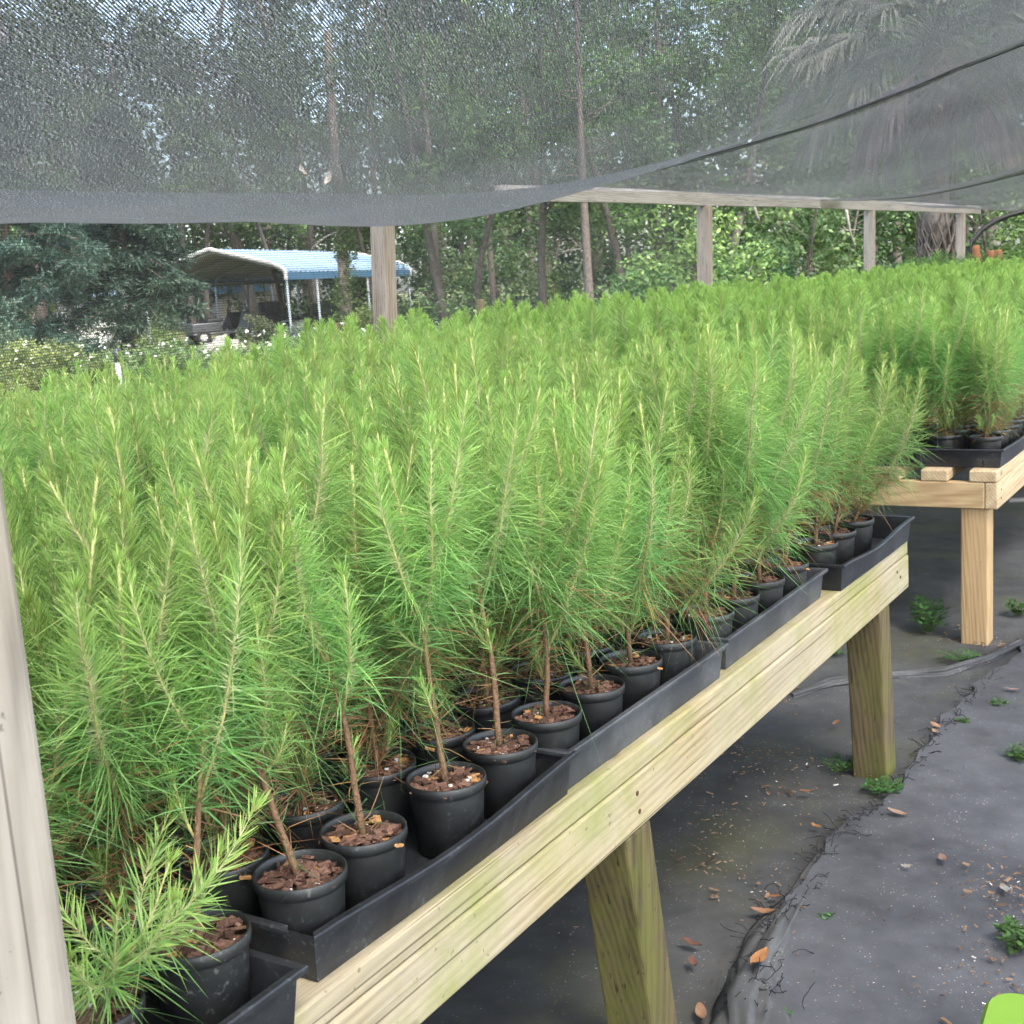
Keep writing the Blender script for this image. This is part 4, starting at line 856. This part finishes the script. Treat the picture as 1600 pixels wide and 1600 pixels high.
for side in (0, 1):
    m = MB(); n = 96; f = (lambda y: y) if side == 0 else (lambda y: 2*HW-y); vs, fs = [], []
    for k in range(n+1):
        x = Lc*k/n; rb = .022 if k % 3 == 0 else 0
        for y, z in prof[1:]: vs.append((x, f(y), z+rb)); 
    q = len(prof)-1
    for k in range(n):
        for j in range(q-1): fs.append((k*q+j, k*q+j+1, (k+1)*q+j+1, (k+1)*q+j))
    m.add(vs, fs); cpart('roof_panel', m, 'roof')
    m = MB(); vs = [(Lc*k/n, f(-.02)+(-.012 if side == 0 else .012)*(k % 3 == 0), z) for k in range(n+1) for z in (1.80, 2.015)]; m.add(vs, [(2*k, 2*k+1, 2*k+3, 2*k+2) for k in range(n)]); cpart('eave_panel', m, 'fascia')
    m = MB(); vs = [(x, f(y), z-.05) for x in (.05, Lc-.05) for y, z in prof[2:]]; q = len(prof)-2; m.add(vs, [(j, j+1, q+j+1, q+j) for j in range(q-1)]); cpart('ceiling_panel', m, 'ceil')
    m = MB(); m.tube([(-.03, f(y), z+.0) for y, z in prof], .06, 6); cpart('gable_trim', m, 'white')
    m = MB(); m.tube([(Lc+.03, f(y), z) for y, z in prof], .06, 6); cpart('gable_trim', m, 'white')
    for k in range(6):
        m = MB(); x = .12+(Lc-.24)*k/5; m.tube([(x, f(.03), -.02), (x, f(.03), 1.75), (x, f(.10), 2.05), (x, f(.3), 2.16)], .04, 6); cpart('post', m, 'steel')
    for k in range(6):
        m = MB(); x = .12+(Lc-.24)*k/5; m.tube([(x, f(y), z-.09) for y, z in prof[3:]], .035, 5); cpart('rafter', m, 'steel')
def wheel(parent, c, r_, w, mat_hub='white'):
    m = MB(); n = 20; prof = [(r_*.55, -w/2), (r_*.9, -w/2), (r_, -w*.3), (r_, w*.3), (r_*.9, w/2), (r_*.55, w/2), (r_*.55, -w/2)]; m.lathe(prof, n); o = obj('wheel', m.mesh('wheel', True), M['rubber'], parent, c); o.rotation_euler = (R_(90), 0, 0)
    m = MB(); m.lathe([(0, w*.32), (r_*.3, w*.36), (r_*.56, w*.42), (r_*.56, -w*.42), (r_*.3, -w*.36), (0, -w*.32)], n); obj('rim', m.mesh('rim', True), M[mat_hub], o)
def golf_cart(px, d, rz, lab, body):
    p = gxy(px, d); o = thing('golf_cart', lab, 'golf cart', (p[0], p[1], 0), rz, 'golf carts under the carport')
    m = MB(); m.box((-1.1, -.55, .28), (1.05, .55, .36)); m.add([(1.15, -.52, .36), (1.15, .52, .36), (.75, .55, .92), (.75, -.55, .92), (.55, -.55, .36), (.55, .55, .36)], [(0, 1, 2, 3), (3, 2, 5, 4), (0, 3, 4), (1, 5, 2)]); m.box((-1.12, -.56, .362), (-.2, .56, .66)); obj('body', m.mesh('body'), M[body], o, bevel=.04)
    m = MB(); m.box((-.62, -.52, .664), (-.12, .52, .78)); obj('seat', m.mesh('seat'), M['black'], o, bevel=.04); m = MB(); m.box((-.74, -.52, .8), (-.63, .52, 1.18)); obj('backrest', m.mesh('backrest'), M['black'], o, bevel=.03)
    m = MB(); m.box((-1.05, -.58, 1.80), (.80, .58, 1.86)); obj('roof', m.mesh('roof'), M['black'], o, bevel=.02)
    for x0, x1 in ((.78, .62), (-.95, -.95)):
        for y in (-.5, .5): m = MB(); m.tube([(x0, y, .6), (x1, y, 1.8)], .022, 6); obj('roof_post', m.mesh('roof_post'), M['black'], o)
    m = MB(); m.tube([(.45, .25, .75), (.28, .25, 1.0)], .018, 6); m.tube([(.28+.05*math.sin(t*.5236)*.6, .25+.18*math.cos(t*.5236), 1.0+.16*math.sin(t*.5236)) for t in range(13)], .014, 6); obj('steering_wheel', m.mesh('steering_wheel'), M['black'], o)
    for x in (-.78, .80):
        for y in (-.50, .50): wheel(o, (x, y, .23), .23, .2)
golf_cart(352, 40.5, YAW+.45, 'golf cart with grey front and black seat in the carport mouth', 'cartgrey')
golf_cart(402, 44, YAW+2.6, 'second golf cart with dark body deeper under the carport', 'black')
p = gxy(470, 45); o = thing('utility_trailer', 'dark utility trailer with a white hubbed wheel under the carport', 'trailer', (p[0], p[1], 0), math.atan2(ax[1], ax[0])+.15)
m = MB(); m.box((-1.5, -.8, .5), (1.6, .8, .58)); obj('bed', m.mesh('bed'), M['black'], o)
for y in (-.8, .78): m = MB(); m.box((-1.5, y, .582), (1.6, y+.02, 1.0)); obj('side_panel', m.mesh('side_panel'), M['black'], o)
m = MB(); m.tube([(-1.5, 0, .52), (-2.5, 0, .48)], .04, 6); obj('tow_bar', m.mesh('tow_bar'), M['steel'], o)
for y in (-.92, .92): wheel(o, (-1.0, y, .36), .36, .22)
def shed(px0, px1, d, zt, rise, wallm, roofm, name, lab, band=None):
    a, b = gxy(px0, d), gxy(px1, d); L = np.linalg.norm(b-a); rz = math.atan2(b[1]-a[1], b[0]-a[0]); o = thing(name, lab, 'building', (a[0], a[1], 0), rz); D = 4.0
    m = MB(); m.box((0, 0, -.05), (L, D, zt)); 
    for k in range(1, 9): m.box((0, -.015, zt*k/9), (L, -.001, zt*k/9+.015))
    obj('wall', m.mesh('wall'), M[wallm], o); m = MB(); m.add([(-.2, -.3, zt), (L+.2, -.3, zt), (L+.2, D/2, zt+rise), (-.2, D/2, zt+rise), (L+.2, D+.3, zt), (-.2, D+.3, zt), (-.2, -.3, zt-.25), (L+.2, -.3, zt-.25)], [(0, 1, 2, 3), (3, 2, 4, 5), (6, 7, 1, 0)]); obj('roof', m.mesh('roof'), M[roofm], o)
    m = MB(); m.box((L*.55, -.03, 0), (L*.55+.9, -.002, min(1.9, zt*.9))); obj('door', m.mesh('door'), M['white'], o)
shed(190, 430, 66, 1.9, .5, 'tan', 'fascia', 'storage_shed', 'tan sided shed with a blue eave seen under the carport')
shed(95, 190, 49, 2.0, .45, 'white', 'roof', 'white_shed', 'white shed with pale blue roof glimpsed behind the dark cedars')
p = gxy(350, 29.5); m = MB(); r = np.random.default_rng(3); n = 22
for k in range(60):
    az = r.uniform(0, 6.28); rr = .55*math.sqrt(r.random()); s = r.uniform(.08, .16); z = .42*(1-rr/.6)+.02; q = nrm(r.normal(size=(3, 3))); u = q[0]; v = nrm(np.cross(u, q[1])); w = np.cross(u, v); m.obox((rr*math.cos(az), rr*math.sin(az), z), u*s, v*s*.8, w*s*.6, tuple(np.array((.22, .205, .18))*r.uniform(.8, 1.15)))
o = obj('rubble_heap', m.mesh('rubble_heap'), M['mulch'], None, (p[0], p[1], 0)); tag(o, 'pale heap of rubble below the golf carts', 'rubble heap')
# stakes, hose, pots, pipe, twigs, lime plastic
p = at(181, 545, 15.5); o = thing('marker_post', 'white stake with black sleeve on top beyond the netting', 'stake', (p[0], p[1], 0)); m = MB(); m.tube([(0, 0, -.05), (0, 0, p[2]-.16)], .032, 12); obj('stake', m.mesh('stake', True), M['white'], o); m = MB(); m.tube([(0, 0, p[2]-.16), (.004, 0, p[2])], .038, 12); obj('sleeve', m.mesh('sleeve', True), M['black'], o)
p = at(751, 468, 20); m = MB(); m.box((-.05, -.05, -.05), (.05, .05, p[2])); tag(obj('wooden_stake', m.mesh('wooden_stake'), M['leg'], None, (p[0], p[1], 0), .008), 'short brown wooden stake among the plants right of the carport', 'stake')
p = at(523, 505, 19); m = MB(); m.box((-.05, -.05, -.05), (.05, .05, p[2])); tag(obj('wooden_stake', m.mesh('wooden_stake'), M['leg'], None, (p[0], p[1], 0), .008), 'short brown stake in front of the carport, left of the nearest far post', 'stake')
m = MB(); P = [at(px, py, 13.3) for px, py in [(1512, 420), (1513, 396), (1519, 378), (1533, 360), (1552, 347), (1575, 337), (1610, 328), (1680, 318)]]; P[0][2] = ZT2; m.tube(P, .026, 10); tag(obj('black_hose', m.mesh('black_hose', True), M['black']), 'thick black hose arching up beside the brown far post', 'hose')
M['clay'] = simple('terracotta', (.25, .115, .06), .8, .2, .15)
for j, (px, py, lab) in enumerate([(1525, 383, 'tallest orange clay pot beside the black hose'), (1548, 391, 'small orange clay pot right of the tallest'), (1560, 390, 'rightmost small orange clay pot among feathery plants')]):
    p = at(px, py, 13.1+.1*j); h = p[2]-ZT2; m = MB(); m.lathe([(0, 0), (.05, 0), (.055, h*.5), (.05, h*.86), (.040, h*.9), (.042, h*.95), (.03, h), (0, h)], 16); tag(obj('clay_pot', m.mesh('clay_pot', True), M['clay'], None, (p[0], p[1], ZT2)), lab, 'clay pot', 'clay pots at the far end')
m = MB(); a = at(1576, 782, 5.6); b = at(1800, 772, 5.6); m.tube([a, b], .011, 12); tag(obj('white_pipe', m.mesh('white_pipe', True), M['white']), 'white pipe running level under the far bench at the right edge', 'pipe')
def twig(pts, rad, lab, d, seed, cat='twig', col=(.12, .10, .085), nside=7):
    r = np.random.default_rng(seed); P = [at(px, py, d+.05*i) for i, (px, py) in enumerate(pts)]; m = MB(); m.tube(P, list(np.linspace(rad, rad*.45, len(P))), 6, col=col)
    for k in range(nside): i = int(r.integers(0, len(P)-1)); q = axis_path(P[i], r.normal(size=3)*np.array([1, 1, .6]), r.uniform(.1, .4)*rad*30, -.3, 4, .3); m.tube(q, list(np.linspace(rad*.5, rad*.15, 5)), 4, col=col)
    tag(obj('hanging_branch', m.mesh('hanging_branch', True), M['bark']), lab, cat, 'thin branches hanging beyond the net')
twig([(395, -40), (405, 10), (418, 45), (414, 62), (403, 92)], .022, 'dark curved vine hanging outside the net at top left', 9, 1, 'vine')
twig([(352, -30), (345, 30), (338, 60), (322, 78)], .016, 'twisted dark twig left of the curved vine at the top', 9, 2, 'vine')
twig([(1178, 322), (1184, 340), (1189, 352)], .018, 'pale dead twig hanging below the beam right of the pale post', 15, 3, 'twig', (.13, .12, .10), 1)
twig([(1322, 326), (1328, 360), (1337, 392)], .018, 'pale dead branch hanging left of the split faced post', 15, 4, 'twig', (.13, .12, .10), 2)
twig([(1510, 335), (1525, 350), (1542, 358)], .014, 'pale twig hanging right of the farthest post', 14, 5, 'twig', (.13, .12, .10), 0)
M['lime'] = simple('lime_plastic', (.16, .29, .028), .45, .4, .06, 3)
LZ = .36; q = onz(1545, 1540, LZ); o = thing('plastic_stool', 'lime green plastic stool with rounded corners cut off by the bottom right corner', 'stool', (q[0], q[1], 0), .06)
def rrect(x0, y0, x1, y1, rad, z, n=8):
    P = []
    for cx, cy, a0 in ((x1-rad, y1-rad, 0), (x0+rad, y1-rad, 90), (x0+rad, y0+rad, 180), (x1-rad, y0+rad, 270)):
        for k in range(n+1): a = R_(a0+90*k/n); P.append((cx+rad*math.cos(a), cy+rad*math.sin(a), z))
    return P
m = MB(); K = 36; rings = [rrect(.004, -.336, .336, -.004, .035, LZ-.03), rrect(0, -.34, .34, 0, .04, LZ-.012), rrect(0, -.34, .34, 0, .04, LZ-.008), rrect(.006, -.334, .334, -.006, .036, LZ)]
vs = [p for r_ in rings for p in r_]; fs = [(a*K+k, a*K+(k+1) % K, (a+1)*K+(k+1) % K, (a+1)*K+k) for a in range(3) for k in range(K)]; fs += [tuple(range(K))[::-1], tuple(3*K+k for k in range(K))]; m.add(vs, fs); obj('seat', m.mesh('seat'), M['lime'], o)
for x, y in ((.04, -.04), (.30, -.04), (.04, -.30), (.30, -.30)): m = MB(); m.tube([(x, y, .0), (x, y, LZ-.031)], [.022, .018], 10); obj('leg', m.mesh('leg', True), M['lime'], o)

# ---------------------------------------------------------------- sky, sun, camera
w = bpy.data.worlds.new('World'); S.world = w; w.use_nodes = True; nt = w.node_tree; nt.nodes.clear()
out = nt.nodes.new('ShaderNodeOutputWorld'); bg = nt.nodes.new('ShaderNodeBackground'); sky = nt.nodes.new('ShaderNodeTexSky'); sky.sky_type = 'NISHITA'; sky.sun_disc = False
EL, AZ = 56, 120                                                  # azimuth from +Y towards +X
sky.sun_elevation = R_(EL); sky.sun_rotation = R_(AZ); sky.air_density = 1.0; sky.dust_density = 3.5; sky.ozone_density = 1.0
nt.links.new(sky.outputs[0], bg.inputs[0]); bg.inputs[1].default_value = .15; nt.links.new(bg.outputs[0], out.inputs[0])
sl = bpy.data.lights.new('sun', 'SUN'); sl.energy = 1.5; sl.angle = R_(16); sl.color = (1, .96, .90); so = bpy.data.objects.new('sun', sl); C.objects.link(so)
sd = Vector((math.sin(R_(AZ))*math.cos(R_(EL)), math.cos(R_(AZ))*math.cos(R_(EL)), math.sin(R_(EL)))); so.rotation_euler = sd.to_track_quat('Z', 'Y').to_euler(); so.location = sd*30
cam = bpy.data.cameras.new('camera'); co = bpy.data.objects.new('camera', cam); C.objects.link(co); S.camera = co
cam.sensor_width = 36; cam.lens = 36*F/1600; cam.clip_start = .05; cam.clip_end = 1000; cam.dof.use_dof = True; cam.dof.focus_distance = 2.0; cam.dof.aperture_fstop = 20
mw = Matrix.Identity(4)
for i in range(3): mw[i][0], mw[i][1], mw[i][2], mw[i][3] = BR[i], BU[i], -BF[i], EYE[i]
co.matrix_world = mw
S.render.engine = 'CYCLES'; S.render.resolution_x = S.render.resolution_y = 1024; S.cycles.transparent_max_bounces = 24; S.cycles.max_bounces = 6
S.cycles.use_denoising = True
vs_ = S.view_settings; vs_.view_transform = 'Standard'; vs_.look = 'None'; vs_.gamma = 1; vs_.exposure = 2.85
